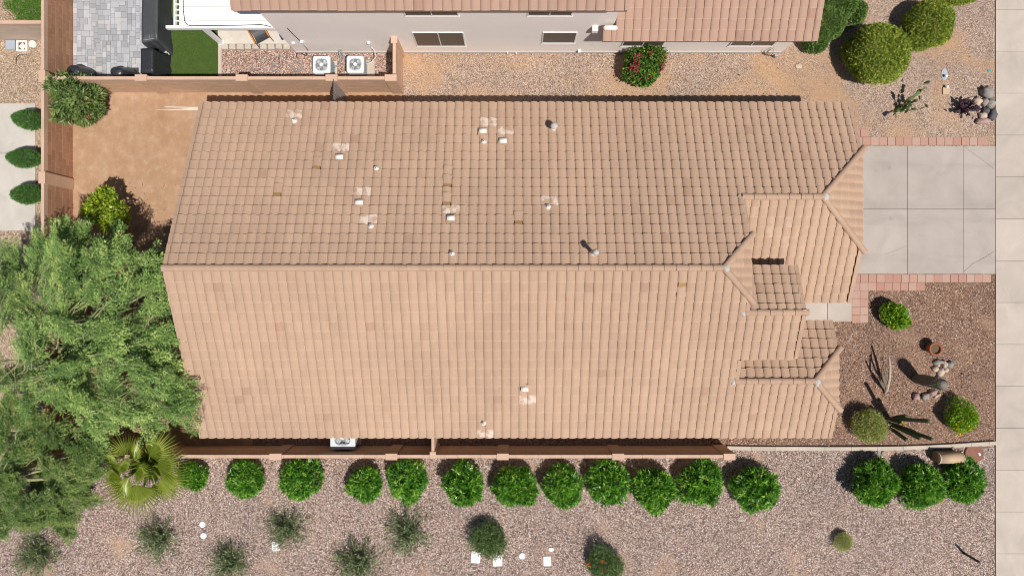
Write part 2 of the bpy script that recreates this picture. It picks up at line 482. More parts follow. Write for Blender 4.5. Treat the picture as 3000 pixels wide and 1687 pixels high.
M['leaf_citrus'] = leaf('citrus leaves yellow green', [(0.0, (0.06, 0.11, 0.008, 1)), (0.5, (0.18, 0.26, 0.015, 1)), (1.0, (0.48, 0.47, 0.06, 1))], 0.4, 0.5, 0.3, None, 1.5)
M['leaf_mesquite'] = leaf('feathery tree leaflets', [(0.0, (0.022, 0.048, 0.012, 1)), (0.35, (0.072, 0.130, 0.030, 1)), (0.7, (0.160, 0.235, 0.062, 1)), (1.0, (0.33, 0.37, 0.12, 1))], 0.5, 0.35, 0.10, None, 1.75)
M['leaf_mesquite2'] = leaf('feathery tree leaflets deep', [(0.0, (0.035, 0.065, 0.016, 1)), (0.5, (0.075, 0.125, 0.028, 1)), (1.0, (0.20, 0.235, 0.07, 1))], 0.55, 0.3, 0.10, None, 1.6)
M['leaf_wispy'] = leaf('grey green wispy leaves', [(0.0, (0.030, 0.045, 0.020, 1)), (0.5, (0.075, 0.100, 0.048, 1)), (1.0, (0.18, 0.20, 0.105, 1))], 0.6, 0.25, 0.15, None, 2.5)
M['leaf_feather'] = leaf('soft dark feathery leaves', [(0.0, (0.022, 0.045, 0.018, 1)), (0.5, (0.055, 0.088, 0.030, 1)), (1.0, (0.12, 0.16, 0.055, 1))], 0.65, 0.2, 0.15, None, 2.2)
M['leaf_olive'] = leaf('pale olive leaves', [(0.0, (0.07, 0.085, 0.025, 1)), (0.5, (0.17, 0.185, 0.055, 1)), (1.0, (0.33, 0.32, 0.15, 1))], 0.6, 0.2, 0.25, None, 2.2)
M['leaf_bright'] = leaf('bright green leaves', [(0.0, (0.04, 0.09, 0.008, 1)), (0.5, (0.12, 0.23, 0.012, 1)), (1.0, (0.30, 0.38, 0.04, 1))], 0.45, 0.35)
M['leaf_box'] = leaf('dark shrub needles', [(0.0, (0.018, 0.050, 0.013, 1)), (0.5, (0.05, 0.115, 0.028, 1)), (1.0, (0.12, 0.19, 0.06, 1))], 0.55, 0.3, 0.2, None, 2.3)
M['palm'] = leaf('fan palm frond', [(0.0, (0.08, 0.12, 0.010, 1)), (0.5, (0.21, 0.28, 0.03, 1)), (1.0, (0.46, 0.48, 0.12, 1))], 0.4, 0.5, 0.25, None, 1.05)
M['grass'] = leaf('lawn blades', [(0.0, (0.03, 0.10, 0.01, 1)), (0.6, (0.07, 0.20, 0.015, 1)), (1.0, (0.16, 0.28, 0.03, 1))], 0.6, 0.2)
M['turf_blade'] = leaf('turf blades', [(0.0, (0.045, 0.075, 0.012, 1)), (0.6, (0.085, 0.13, 0.02, 1)), (1.0, (0.16, 0.19, 0.05, 1))], 0.6, 0.2, 0.1)
M['fl_pink'] = leaf('pink flowers', [(0.0, (0.45, 0.05, 0.12, 1)), (1.0, (0.80, 0.22, 0.34, 1))], 0.7, 0.1, 0.2, (1, 1, 1, 1), 1.0)
M['fl_red'] = leaf('crimson bracts', [(0.0, (0.26, 0.02, 0.04, 1)), (1.0, (0.62, 0.06, 0.14, 1))], 0.7, 0.1, 0.2, (1, 1, 1, 1), 1.0)
M['fl_yellow'] = leaf('yellow flowers', [(0.0, (0.75, 0.40, 0.01, 1)), (1.0, (0.90, 0.62, 0.03, 1))], 0.7, 0.1, 0.2, (1, 1, 1, 1), 1.0)
M['fl_orange'] = leaf('orange flowers', [(0.0, (0.65, 0.10, 0.01, 1)), (1.0, (0.85, 0.20, 0.02, 1))], 0.7, 0.1, 0.2, (1, 1, 1, 1), 1.0)
M['fl_white'] = leaf('white flowers', [(0.0, (0.70, 0.62, 0.60, 1)), (1.0, (0.85, 0.80, 0.78, 1))], 0.7, 0.1, 0.2, (1, 1, 1, 1), 1.0)
M['fl_purple'] = leaf('purple flowers', [(0.0, (0.25, 0.08, 0.45, 1)), (1.0, (0.4, 0.16, 0.6, 1))], 0.7, 0.1, 0.2, (1, 1, 1, 1), 1.0)
# ================================================================== the setting: ground sheets
def sheet(name, poly, z, mat, label=None):
    mb = MB()
    mb.poly([(p[0], p[1], z) for p in poly])
    o = mb.build(name, mat)
    tag(o, label, kind='structure')
    return o

def rect(x0, x1, y0, y1): return [(x0, y0), (x1, y0), (x1, y1), (x0, y1)]

WALL_L = -16.28           # inner face of the left boundary wall
WALL_T = 7.237            # lower face of the wall between the two yards
WALL_B = -5.847           # inner face of the lower boundary wall
WALK_X = at(2915, 0).x
DRV_X0 = 10.98
DRV_Y1, DRV_Y0 = at(0, 428).y, at(0, 803).y

sheet('ground', rect(-250, 250, -250, 250), -0.02, M['gravel_left'], 'open ground of tan gravel reaching beyond the lots')
sheet('gravel_strip', rect(-21, WALK_X - .005, -24, WALL_B - 0.05), 0.000, M['gravel_pink'], 'pink granite gravel strip below the lower wall')
sheet('front_gravel', [(7.0, at(0, 1306).y), (WALK_X - .005, at(0, 1300).y), (WALK_X - .005, DRV_Y0 + .01), (7.0, DRV_Y0 + .01)], 0.004, M['gravel_front'], 'brown gravel front yard beside the driveway')
sheet('side_yard', rect(-4.05, WALK_X - .005, DRV_Y1 - .01, 16), 0.000, M['gravel_top'], 'beige granite side yard between the two houses')
sheet('back_yard', rect(WALL_L - .05, -4.06, WALL_B, WALL_T + .05), 0.004, M['dirt'], 'packed brown dirt back yard')
sheet('side_passage', rect(-9.6, 7.0, WALL_B, -4.0), 0.008, M['gravel_side'], 'narrow gravel passage between house and lower wall')
sheet('patio_gravel', rect(at(650, 0).x, -4.05, 7.3, 9.2), 0.002, M['gravel_red'], 'rose gravel bed around the air conditioners')
sheet('road', rect(20.4, 30, -60, 60), -0.012, M['asphalt'], 'asphalt street beyond the pavement')

# loose stones lying on the gravel: uncountable
def stones(name, x0, x1, y0, y1, n, s0, s1, mat, label, zbase=0.0, avoid=None):
    p = np.column_stack([rng.uniform(x0, x1, n), rng.uniform(y0, y1, n)])
    if avoid is not None:
        keep = avoid(p); p = p[keep]; n = len(p)
    s = s0 + (s1 - s0) * rng.random(n) ** 2
    ang = rng.uniform(0, 2 * PI, n)
    el = rng.uniform(0.6, 1.0, n)
    top = np.column_stack([p, zbase + s * rng.uniform(.5, .9, n)])
    ring = []
    for k in range(4):
        a = ang + k * PI / 2 + rng.uniform(-.4, .4, n)
        r = s * (1.0 if k % 2 == 0 else 1.0) * np.where(k % 2 == 0, 1, el) * 0.75
        ring.append(np.column_stack([p[:, 0] + r * np.cos(a), p[:, 1] + r * np.sin(a), zbase + s * rng.uniform(.0, .3, n)]))
    tris = np.stack([np.stack([top, ring[k], ring[(k + 1) % 4]], 1) for k in range(4)], 1).reshape(-1, 3, 3)
    rn = np.repeat(rng.random(n), 4)
    me = quads_np(name, tris, mat, rn, k=3)
    o = link(name, me)
    tag(o, label, 'gravel', kind='stuff')
    return o

def stone_mat(name, cols):
    m = NT(name)
    m.base(m.ramp(m.attr(), cols)); m.rough(0.92, 0.2)
    return m.mat
M['st_pink'] = stone_mat('loose pink stones', [(0, (0.21, 0.150, 0.125, 1)), (0.5, (0.46, 0.345, 0.29, 1)), (0.85, (0.60, 0.49, 0.43, 1)), (1, (0.76, 0.69, 0.64, 1))])
M['st_brown'] = stone_mat('loose brown stones', [(0, (0.13, 0.08, 0.065, 1)), (0.6, (0.33, 0.22, 0.17, 1)), (1, (0.62, 0.51, 0.45, 1))])
M['st_tan'] = stone_mat('loose tan stones', [(0, (0.24, 0.17, 0.12, 1)), (0.6, (0.48, 0.36, 0.28, 1)), (1, (0.70, 0.60, 0.52, 1))])
stones('loose_gravel', -19.3, WALK_X - .02, -11.2, -6.0, 52000, 0.010, 0.030, M['st_pink'], 'loose pink and white stones on the lower gravel strip')
stones('loose_gravel', 10.9, WALK_X - .02, at(0, 1298).y, at(0, 955).y, 12000, 0.010, 0.026, M['st_brown'], 'loose brown stones scattered over the front yard', 0.004)
stones('loose_gravel', -4.0, WALK_X - .02, 5.7, 11.0, 16000, 0.008, 0.024, M['st_tan'], 'loose beige stones scattered over the side yard', 0.0,
       lambda p: ~((p[:, 0] < 10.0) & (p[:, 1] > 8.7)) & ~((p[:, 0] < 11.5) & (p[:, 1] < 6.2)) & ~((p[:, 0] < 6) & (p[:, 1] < 7.4) & (rng.random(len(p)) < .75)))

stones('loose_gravel', WALL_L + .05, -8.8, -5.5, 7.15, 3600, 0.006, 0.022, M['st_tan'], 'small stones and crumbs lying on the back yard dirt', 0.004)
# dry leaf litter blown against the wall and under the shrubs
M['litter'] = stone_mat('dry leaf litter', [(0, (0.16, 0.09, 0.04, 1)), (0.6, (0.34, 0.22, 0.11, 1)), (1, (0.52, 0.40, 0.22, 1))])
def litter(name, pts, mat, label):
    n = len(pts); a = rng.uniform(0, 2 * PI, n); L = rng.uniform(.02, .05, n); W = L * .4
    p = np.column_stack([pts, np.full(n, .03) + rng.uniform(0, .02, n)])
    d = np.column_stack([np.cos(a), np.sin(a), rng.uniform(-.2, .2, n)]); s = np.column_stack([-np.sin(a), np.cos(a), rng.uniform(-.3, .3, n)])
    q = np.stack([p - d * L[:, None], p + s * W[:, None], p + d * L[:, None], p - s * W[:, None]], 1)
    return tag(link(name, quads_np(name, q, mat)), label, 'leaf litter', kind='stuff')
lp = np.concatenate([np.column_stack([rng.uniform(-15.5, 9, 900), -6.0 - np.abs(rng.standard_normal(900)) * .7]), np.column_stack([rng.uniform(-16, -10, 700), rng.uniform(-5.7, 4, 700)]),
                     np.column_stack([rng.uniform(10, 17.5, 500), rng.uniform(-7.2, -2, 500)]), np.column_stack([rng.uniform(-3, 17, 300), rng.uniform(6.5, 10.5, 300)])])
litter('leaf_litter', lp, M['litter'], 'dry brown leaf litter scattered under shrubs and along walls')

# ------------------------------------------------------------------ pavement along the street: separate panels
walk = empty('sidewalk', (18.7, 0, 0), label='pale concrete pavement along the street'); walk['kind'] = 'structure'
ys = [30 + 122.3 * k for k in range(-3, 17)]
for a, b in zip(ys, ys[1:]):
    ya, yb = at(0, a).y, at(0, b).y
    mb = MB()
    mb.box((0, 0, 0), (1.62, abs(yb - ya) - 0.012, 0.10))
    link('panel', mb.mesh('panel', M['concrete']), walk, (WALK_X + 0.815, (ya + yb) / 2, -0.005 + random.uniform(-.002, .002)))
kb = MB(); kb.box((19.95, 0, -0.03), (0.62, 80, 0.16)); tag(kb.build('kerb', M['kerb']), 'concrete street kerb and gutter', kind='structure')

# ------------------------------------------------------------------ driveway
drive = empty('driveway', (at(2650, 613).x, at(0, 613).y, 0), label='pale concrete driveway in six scored slabs'); drive['kind'] = 'structure'
xs = [DRV_X0, at(2657, 0).x, at(2822, 0).x, WALK_X]
yy = [DRV_Y1, at(0, 613).y, DRV_Y0]
for i in range(3):
    for j in range(2):
        mb = MB(); mb.box((0, 0, 0), (xs[i + 1] - xs[i] - .016, abs(yy[j + 1] - yy[j]) - .016, .09))
        link('panel', mb.mesh('panel', M['drive']), drive, ((xs[i] + xs[i + 1]) / 2, (yy[j] + yy[j + 1]) / 2, -.012))
mb = MB(); mb.poly([(xs[0], DRV_Y0, -.006), (xs[3], DRV_Y0, -.006), (xs[3], DRV_Y1, -.006), (xs[0], DRV_Y1, -.006)])
mb.build('joint_bed', M['soil'], drive)
def crack(pts, parent, z, w=.012):
    mb = MB()
    for a, b in zip(pts, pts[1:]):
        a, b = Vector(a), Vector(b); d = (b - a).normalized(); n = Vector((-d.y, d.x, 0)) * w / 2
        mb.poly([a - n, b - n, b + n, a + n])
    mb.build('crack', M['soil'], parent)
crack([at(2823, 797, .036), at(2850, 772, .036), at(2880, 757, .036), at(2913, 736, .036)], drive, .036)
crack([at(2823, 427, .036), at(2850, 449, .036), at(2880, 470, .036), at(2912, 495, .036)], drive, .036, .008)
crack([at(2590, 745, .036), at(2620, 735, .036), at(2656, 720, .036)], drive, .036, .006)
# oil stains, flat marks on the slab
def stain(px, py, rx, ry, mat, parent, z):
    mb = MB(); c = at(px, py, z); n = 18
    ph = [random.uniform(.6, 1.15) for _ in range(n)]
    mb.poly([(c.x + rx * ph[k] * math.cos(2 * PI * k / n), c.y + ry * ph[k] * math.sin(2 * PI * k / n), z) for k in range(n)])
    return mb.build('stain', mat, parent)
M['oil'] = concrete('oil stained concrete', (0.40, 0.355, 0.325, 1), 0.05, 0.3)
for a in ((2757, 508, .22, .1), (2610, 492, .1, .09), (2612, 640, .1, .09), (2565, 500, .07, .06), (2700, 690, .13, .05)): stain(*a, M['oil'], drive, .0365)

# rose square pavers on both sides of the drive
def paver_run(root, cells, size=.302):
    mb = MB(); s = size - .014
    mb.box((0, 0, 0), (s, s, .07)); me = mb.mesh('paver', M['paver_red'])
    for (px, py) in cells:
        p = at(px, py); link('paver', me, root, (p.x, p.y, .0 + random.uniform(-.004, .006)), (0, 0, random.uniform(-.012, .012)))
pu = empty('paver_border', at(2700, 415), label='row of rose square pavers along upper edge of the driveway'); pu['kind'] = 'structure'
paver_run(pu, [(2514 + 24.05 * k, 414.5) for k in range(16)] + [(2507, 390.5), (2531, 390.5)])
pl = empty('paver_path', at(2600, 830), label='rose square paver path below the driveway, bent to the door walk'); pl['kind'] = 'structure'
paver_run(pl, [(2483.5 + 23.9 * k, 815.5) for k in range(18)] + [(2506 + 23.75 * k, 839.5) for k in range(9)] + [(2483, 839.5)] +
          [(2506.5 + 23.7 * i, 863 + 23.6 * j) for i in range(2) for j in range(4)])
mb = MB(); mb.poly([at(2470, 804, .006), at(2897, 804, .006), at(2897, 829, .006), at(2470, 829, .006)]); mb.build('joint_sand', M['soil'], pl)
# concrete walk to the door
wk = empty('door_walk', at(2425, 914), label='short concrete walk in front of the entry'); wk['kind'] = 'structure'
for x0, x1 in ((2290, 2422.5), (2424, 2494)):
    a, b = at(x0, 862), at(x1, 941)
    mb = MB(); mb.box((0, 0, 0), (b.x - a.x, a.y - b.y, .1)); link('panel', mb.mesh('panel', M['concrete']), wk, ((a.x + b.x) / 2, (a.y + b.y) / 2, -.012))

# edging kerb of the front yard, laid in separate lengths
kr = empty('yard_edging', at(2500, 1310), label='pale concrete edging between the front yard and gravel strip'); kr['kind'] = 'structure'
pts = [(2128, 1310), (2198, 1311.5), (2268, 1312), (2337, 1312), (2413, 1312.5), (2491, 1312.5), (2567, 1312), (2642, 1310.5), (2711, 1308), (2781, 1304.5), (2840, 1300.5), (2894, 1297), (2913, 1296)]
for a, b in zip(pts, pts[1:]):
    p, q = at(*a), at(*b); d = q - p
    mb = MB(); mb.box((0, 0, 0), (d.length - .012, .135, .16))
    link('edging_block', mb.mesh('edging_block', M['kerb']), kr, ((p + q) / 2 + Vector((0, 0, .03))), (0, 0, math.atan2(d.y, d.x)))

# left neighbour: concrete slab, lawn
sl = empty('concrete_slab', at(50, 490), label='pale concrete patio slab left of the brown wall'); sl['kind'] = 'structure'
for (x0, x1, y0, y1) in ((-260, 105, 304, 447), (-260, 105, 448, 676)):
    a, b = at(x0, y0), at(x1, y1)
    mb = MB(); mb.box((0, 0, 0), (b.x - a.x, a.y - b.y, .1)); link('panel', mb.mesh('panel', M['slab_l']), sl, ((a.x + b.x) / 2, (a.y + b.y) / 2, -.02))

def blades(name, x0, x1, y0, y1, n, h0, h1, mat, label, z=0.0, w=.012, keep=None, cat='grass'):
    p = np.column_stack([rng.uniform(x0, x1, n), rng.uniform(y0, y1, n), np.full(n, z)])
    if keep is not None: p = p[keep(p)]; n = len(p)
    a = rng.uniform(0, 2 * PI, n); h = rng.uniform(h0, h1, n); ln = rng.uniform(.1, .7, n) * h
    s = np.column_stack([np.cos(a), np.sin(a), np.zeros(n)]) * w / 2
    b = rng.uniform(0, 2 * PI, n)
    t = p + np.column_stack([np.cos(b) * ln, np.sin(b) * ln, h])
    o = link(name, quads_np(name, np.stack([p - s, p + s, t], 1), mat, k=3))
    return tag(o, label, cat, kind='stuff')
a, b = at(25, 0), at(122, 62)
blades('lawn_grass', a.x - .3, WALL_L - .12, b.y + .02, 11.2, 26000, .03, .075, M['grass'], 'bright green lawn in the corner by the brown wall', -.01, .014,
       lambda p: (p[:, 0] > a.x + .18 * np.sin(p[:, 1] * 7) + .1 * rng.standard_normal(len(p)) + .55 * np.clip(10.3 - p[:, 1], 0, 1)))

# neighbour patio: turf, pavers, concrete
t0, t1 = at(497, 86), at(640, 224)
sheet('turf', rect(t0.x, t1.x, WALL_T + .11, 10.9), 0.006, M['turf'], 'square of artificial turf beside the grey pavers')
blades('turf_blades', t0.x, t1.x, WALL_T + .11, 10.9, 30000, .012, .03, M['turf_blade'], 'short green artificial turf fibres', .006, .014)
es = empty('turf_edging', at(645, 170), label='pale concrete strips edging the turf'); es['kind'] = 'structure'
for x0, x1, y0, y1 in ((at(640, 0).x, at(650, 0).x, 7.35, 9.0), (at(493.5, 0).x, at(497, 0).x, 7.35, 10.9)):
    mb = MB(); mb.box(((x0 + x1) / 2, (y0 + y1) / 2, .0), (x1 - x0, y1 - y0, .06)); mb.build('strip', M['kerb'], es)
pc = MB(); a, b = at(640, 132), at(862, 0)
pc.box(((a.x + b.x) / 2 - .0, (9.02 + 12) / 2, .012), (b.x - a.x, 12 - 9.02, .10)); tag(pc.build('patio_floor', M['patio_c']), 'pale stained concrete patio floor under white cover', kind='structure')

pv = empty('paved_patio', at(320, 110), label='patio of grey tumbled pavers in the upper left yard'); pv['kind'] = 'structure'
U = .0775
gx0, gy0 = WALL_L + .01, WALL_T + .125
nx, ny = int((at(494, 0).x - gx0) / U), int((10.78 - gy0) / U)
occ = [[False] * ny for _ in range(nx)]
cache = {}
for j in range(ny):
    for i in range(nx):
        if occ[i][j]: continue
        opts = [(2, 3), (3, 2), (2, 2), (3, 3), (3, 4), (4, 3), (2, 3), (3, 2)]
        random.shuffle(opts)
        for (a, b) in opts + [(2, 1), (1, 2), (1, 1)]:
            if i + a <= nx and j + b <= ny and all(not occ[x][y] for x in range(i, i + a) for y in range(j, j + b)): break
        for x in range(i, i + a):
            for y in range(j, j + b): occ[x][y] = True
        if (a, b) not in cache:
            mb = MB(); w, h = a * U - .008, b * U - .008; q = .012
            lo = [mb.vert((sx * w / 2, sy * h / 2, -.03)) for sx, sy in ((-1, -1), (1, -1), (1, 1), (-1, 1))]
            md = [mb.vert((sx * w / 2, sy * h / 2, .022)) for sx, sy in ((-1, -1), (1, -1), (1, 1), (-1, 1))]
            tp = [mb.vert((sx * (w / 2 - q), sy * (h / 2 - q), .03)) for sx, sy in ((-1, -1), (1, -1), (1, 1), (-1, 1))]
            for k in range(4):
                l = (k + 1) % 4
                mb.face((lo[k], lo[l], md[l], md[k])); mb.face((md[k], md[l], tp[l], tp[k]))
            mb.face(tp)
            cache[(a, b)] = mb.mesh('paver', M['paver_grey'])
        link('paver', cache[(a, b)], pv, (gx0 + (i + a / 2) * U, gy0 + (j + b / 2) * U, .0 + random.uniform(-.002, .003)))
mb = MB(); mb.poly([(gx0, gy0, .008), (gx0 + nx * U, gy0, .008), (gx0 + nx * U, gy0 + ny * U, .008), (gx0, gy0 + ny * U, .008)])
mb.build('joint_sand', plain('grey joint sand', (0.22, 0.21, 0.20, 1), .95), pv)
# ================================================================== tiled roofs
SL = 0.455
CS = math.cos(math.atan(SL)); SN = math.sin(math.atan(SL))
TW = 0.283                    # cover width of a tile
TP = 0.307                    # course spacing in plan
TE = TP / CS                  # course spacing along the slope
PROF = [(-.03, -.008), (.08, .003), (.22, .018), (.38, .035), (.54, .045), (.70, .047), (.84, .041), (.94, .028), (.99, .017)]

def tile_mb(prof, rv=0.0, length=TE + .045, lift=.048, lip=1):
    mb = MB(); mb.rv = rv; PROF = prof
    top0 = []; top1 = []; topm = []; ed = .028; fm_ = ed / length
    for t, h in PROF:
        top0.append(mb.vert((t * TW, 0, h + lift)))
        top1.append(mb.vert((t * TW, length, h - .004)))
        topm.append(mb.vert((t * TW, ed, h + lift + (-.004 - lift) * fm_)))
    for k in range(len(PROF) - 1):
        mb.face((top0[k], top0[k + 1], topm[k + 1], topm[k]), True); mb.face((topm[k], topm[k + 1], top1[k + 1], top1[k]), True)
    f0 = [mb.vert((t * TW, 0, h + lift)) for t, h in PROF]
    f1 = [mb.vert((t * TW, .004, h + lift - .036)) for t, h in PROF]
    for k in range(len(PROF) - 1):
        mb.face((f1[k], f1[k + 1], f0[k + 1], f0[k]))
    for t, h in ((PROF[-1],) if lip > 0 else (PROF[0],)):
        l = [mb.vert(p) for p in ((t * TW, 0, h + lift), (t * TW, 0, h + lift - .028), (t * TW, length, h - .032), (t * TW, length, h - .004))]
        mb.face(l if t > .5 else l[::-1])
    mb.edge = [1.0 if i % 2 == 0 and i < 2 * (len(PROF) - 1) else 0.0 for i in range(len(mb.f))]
    return mb

TILE_A = tile_mb(PROF)                                   # slopes facing up the picture
TILE_B = tile_mb([(.97 - t, h) for t, h in reversed(PROF)], lip=-1)   # the mirrored hand for the other slopes

class Plane:
    """a roof slope: downhill direction d ('+y','-y','+x'), a point O on the eave, tile top level"""
    def __init__(self, d, eave, z):
        self.d, self.e, self.z = d, eave, z
        if d == '+y': self.u = Vector((-1, 0, 0)); self.v = Vector((0, -CS, SN))
        if d == '-y': self.u = Vector((1, 0, 0)); self.v = Vector((0, CS, SN))
        if d == '+x': self.u = Vector((0, 1, 0)); self.v = Vector((-CS, 0, SN))
        self.n = self.u.cross(self.v)
        self.rot = Matrix((self.u, self.v, self.n)).transposed()
    def zz(self, x, y):
        t = {'+y': self.e - y, '-y': y - self.e, '+x': self.e - x}[self.d]
        return self.z + SL * t
    def point(self, a, row):
        """a: world coordinate along the eave of the tile's left edge; row: course number (may be fractional)"""
        t = row * TP
        if self.d == '+y': x, y = a, self.e - t
        if self.d == '-y': x, y = a, self.e + t
        if self.d == '+x': x, y = self.e - t, a
        return Vector((x, y, self.zz(x, y)))

def clip_poly(pts, hp):
    a, b, c = hp
    out = []
    n = len(pts)
    for i in range(n):
        p, q = pts[i], pts[(i + 1) % n]
        dp = a * p.x + b * p.y - c; dq = a * q.x + b * q.y - c
        if dp <= 0: out.append(p)
        if (dp < 0 < dq) or (dq < 0 < dp):
            out.append(p + (q - p) * (dp / (dp - dq)))
    return out

class RoofTiles:
    def __init__(self): self.items = []      # (matrix, clips, flags)
    def slope(self, pl, a0, a1, rows, region, skip=None):
        """region(x,y) -> list of half planes, or None when outside"""
        sgn = pl.u.x if abs(pl.u.x) > .5 else pl.u.y
        n = int(math.ceil(abs(a1 - a0) / TW - .02))
        ends = [(-1, 0, -a0), (1, 0, a1)] if abs(pl.u.x) > .5 else []
        for r in range(rows):
            for i in range(n):
                a = (a0 + i * TW) if sgn > 0 else (a1 - i * TW)
                p = pl.point(a, r)
                c = p + pl.u * TW * .5 + pl.v * TE * .5
                hp = region(c.x, c.y)
                if hp is None: continue
                j = Vector((random.uniform(-.004, .004), random.gauss(0, .005), random.uniform(-.002, .004)))
                o = p + pl.rot @ j - pl.n * .04
                self.items.append(dict(o=o, pl=pl, c=c, clips=hp + ends, tilt=random.uniform(-.006, .006), row=r, pale=0, slip=0, rv=random.random()))
    def near(self, x, y, k=1):
        return sorted(self.items, key=lambda t: (t['c'].x - x) ** 2 + (t['c'].y - y) ** 2)[:k]
    def build(self, parent, mat, limit=300, visible=None):
        cam_p = Vector((0, 0, CAM_H))
        def size(t):
            d = cam_p - t['c']
            s = t['pl'].n.dot(d.normalized()) / d.length_squared
            if visible and not visible(t['c']): s *= .01
            if t['pale'] or t['slip'] or t['cut']: s *= .0001
            return s
        for t in self.items:
            t['cut'] = False
            if t['clips']:
                base = [t['o'] + t['pl'].rot @ Vector((x, y, 0)) for x, y in ((0, 0), (TW, 0), (TW, TE + .045), (0, TE + .045))]
                t['cut'] = any(a * p.x + b * p.y > c + 1e-4 for p in base for (a, b, c) in t['clips'])
        order = sorted(self.items, key=size, reverse=True)
        singles = [t for t in order[:limit] if size(t) > 1e-5]
        sset = set(id(t) for t in singles)
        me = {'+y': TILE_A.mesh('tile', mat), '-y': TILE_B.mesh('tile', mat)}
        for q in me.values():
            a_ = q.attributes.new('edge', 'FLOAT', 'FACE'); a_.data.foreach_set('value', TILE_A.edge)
        for t in singles:
            o = link('tile', me['+y' if t['pl'].d == '+y' else '-y'], parent, t['o'], t['pl'].rot @ Matrix.Rotation(t['tilt'], 3, 'Y'))
        out = MB(); pale = []; edge = []
        for t in self.items:
            if id(t) in sset: continue
            src = TILE_A if t['pl'].d == '+y' else TILE_B
            rot = t['pl'].rot @ Matrix.Rotation(t['tilt'], 3, 'Y')
            o = t['o'] - t['pl'].v * t['slip'] + t['pl'].n * (t['slip'] * .12)
            out.rv = t['rv']
            vs = [o + rot @ Vector(v) for v in src.v]
            if t['slip']:      # the slid tile is no longer than its exposure
                vs = [o + rot @ Vector((v[0], min(v[1], TE - .02), v[2])) for v in src.v]
            if not t['cut']:
                k0 = len(out.v)
                out.v.extend([tuple(v) for v in vs])
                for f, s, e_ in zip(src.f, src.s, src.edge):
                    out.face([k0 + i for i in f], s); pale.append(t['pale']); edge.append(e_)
            else:
                for f, s, e_ in zip(src.f, src.s, src.edge):
                    poly = [vs[i] for i in f]
                    for hp in t['clips']:
                        poly = clip_poly(poly, hp)
                        if len(poly) < 3: break
                    if len(poly) >= 3:
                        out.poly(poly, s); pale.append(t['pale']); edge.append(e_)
        if out.f:
            m2 = out.mesh('tile_field', mat)
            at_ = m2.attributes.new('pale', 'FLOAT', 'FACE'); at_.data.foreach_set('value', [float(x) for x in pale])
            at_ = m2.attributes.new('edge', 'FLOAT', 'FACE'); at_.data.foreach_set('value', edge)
            o = link('tile_field', m2, parent, (0, 0, 0)); o['kind'] = 'stuff'

def slab(mb, poly, pl, dz0, dz1):
    """roof deck: polygon in plan, following the slope"""
    n = len(poly)
    a = [mb.vert((x, y, pl.zz(x, y) + dz0)) for x, y in poly]
    b = [mb.vert((x, y, pl.zz(x, y) + dz1)) for x, y in poly]
    mb.face(list(reversed(a))); mb.face(b)
    for i in range(n):
        j = (i + 1) % n; mb.face((a[i], a[j], b[j], b[i]))

def ridge_mesh(mat, r=.105, ln=.44):
    mb = MB(); n = 8
    ra, rb = [], []
    for k in range(n + 1):
        a = PI * k / n
        ra.append(mb.vert((0, r * math.cos(a), r * .8 * math.sin(a) + .02)))
        rb.append(mb.vert((ln, r * .93 * math.cos(a), r * .74 * math.sin(a))))
    for k in range(n): mb.face((ra[k], rb[k], rb[k + 1], ra[k + 1]), True)
    fa = [mb.vert((0, r * math.cos(PI * k / n), r * .8 * math.sin(PI * k / n) + .02)) for k in range(n + 1)]
    fb = [mb.vert((0, (r - .018) * math.cos(PI * k / n), (r * .8 - .018) * math.sin(PI * k / n) + .02)) for k in range(n + 1)]
    for k in range(n): mb.face((fa[k], fa[k + 1], fb[k + 1], fb[k]))
    return mb.mesh('ridge_tile', mat)

def ridge_run(me, parent, p, q, exposure=.365, dz=-.035, name='ridge_tile'):
    """barrel caps from p (laid first, lower end) to q"""
    p, q = Vector(p), Vector(q); d = q - p; L = d.length; d.normalize()
    n = max(1, int(round(L / exposure))); ex = L / n
    side = Vector((0, 0, 1)).cross(d).normalized(); up = d.cross(side)
    rot = Matrix((d, side, up)).transposed()
    for k in range(n):
        jit = Matrix.Rotation(random.uniform(-.012, .012), 3, 'Z')
        link(name, me, parent, p + d * ex * k + up * (dz + random.uniform(-.003, .003)), rot @ jit, (ex * 1.13 / .44, 1, 1))

def rake_run(mat, parent, pl, x, y_from, rows, side, width=.125):
    """trim tiles down a gable edge; side +1 = edge at +x"""
    mb = MB()
    w, L, h0, h1 = width, TE + .05, -.16, .045
    # folded trim: flat top and a drop flange
    for (xa, xb, za, zb) in ((-w, 0, -.025, .010), (-.03, 0, -.17, -.0255)):
        v = [mb.vert((sx, y, z + (.028 if y == 0 else 0))) for y in (0, L) for z in (za, zb) for sx in (xa, xb)]
        for q in ((0, 1, 3, 2), (4, 6, 7, 5), (0, 4, 5, 1), (2, 3, 7, 6), (0, 2, 6, 4), (1, 5, 7, 3)): mb.face([v[i] for i in q])
    me = mb.mesh('rake_tile', mat)
    for r in rows:
        y = y_from(r)
        p = Vector((x, y, pl.zz(x, y)))
        # local x = world x (mirrored through scale when the edge is on the other side)
        vx = Vector((1, 0, 0)); v = pl.v; n = vx.cross(v)
        if n.z < 0: n = -n
        rot = Matrix((vx, v, n)).transposed()
        flip = 1 if side > 0 else -1
        if pl.d == '+y':
            rot = Matrix((-vx, v, (-vx).cross(v))).transposed(); flip = -flip
        link('rake_tile', me, parent, p + Vector((0, 0, random.uniform(-.003, .003))), rot, (flip, 1, 1))

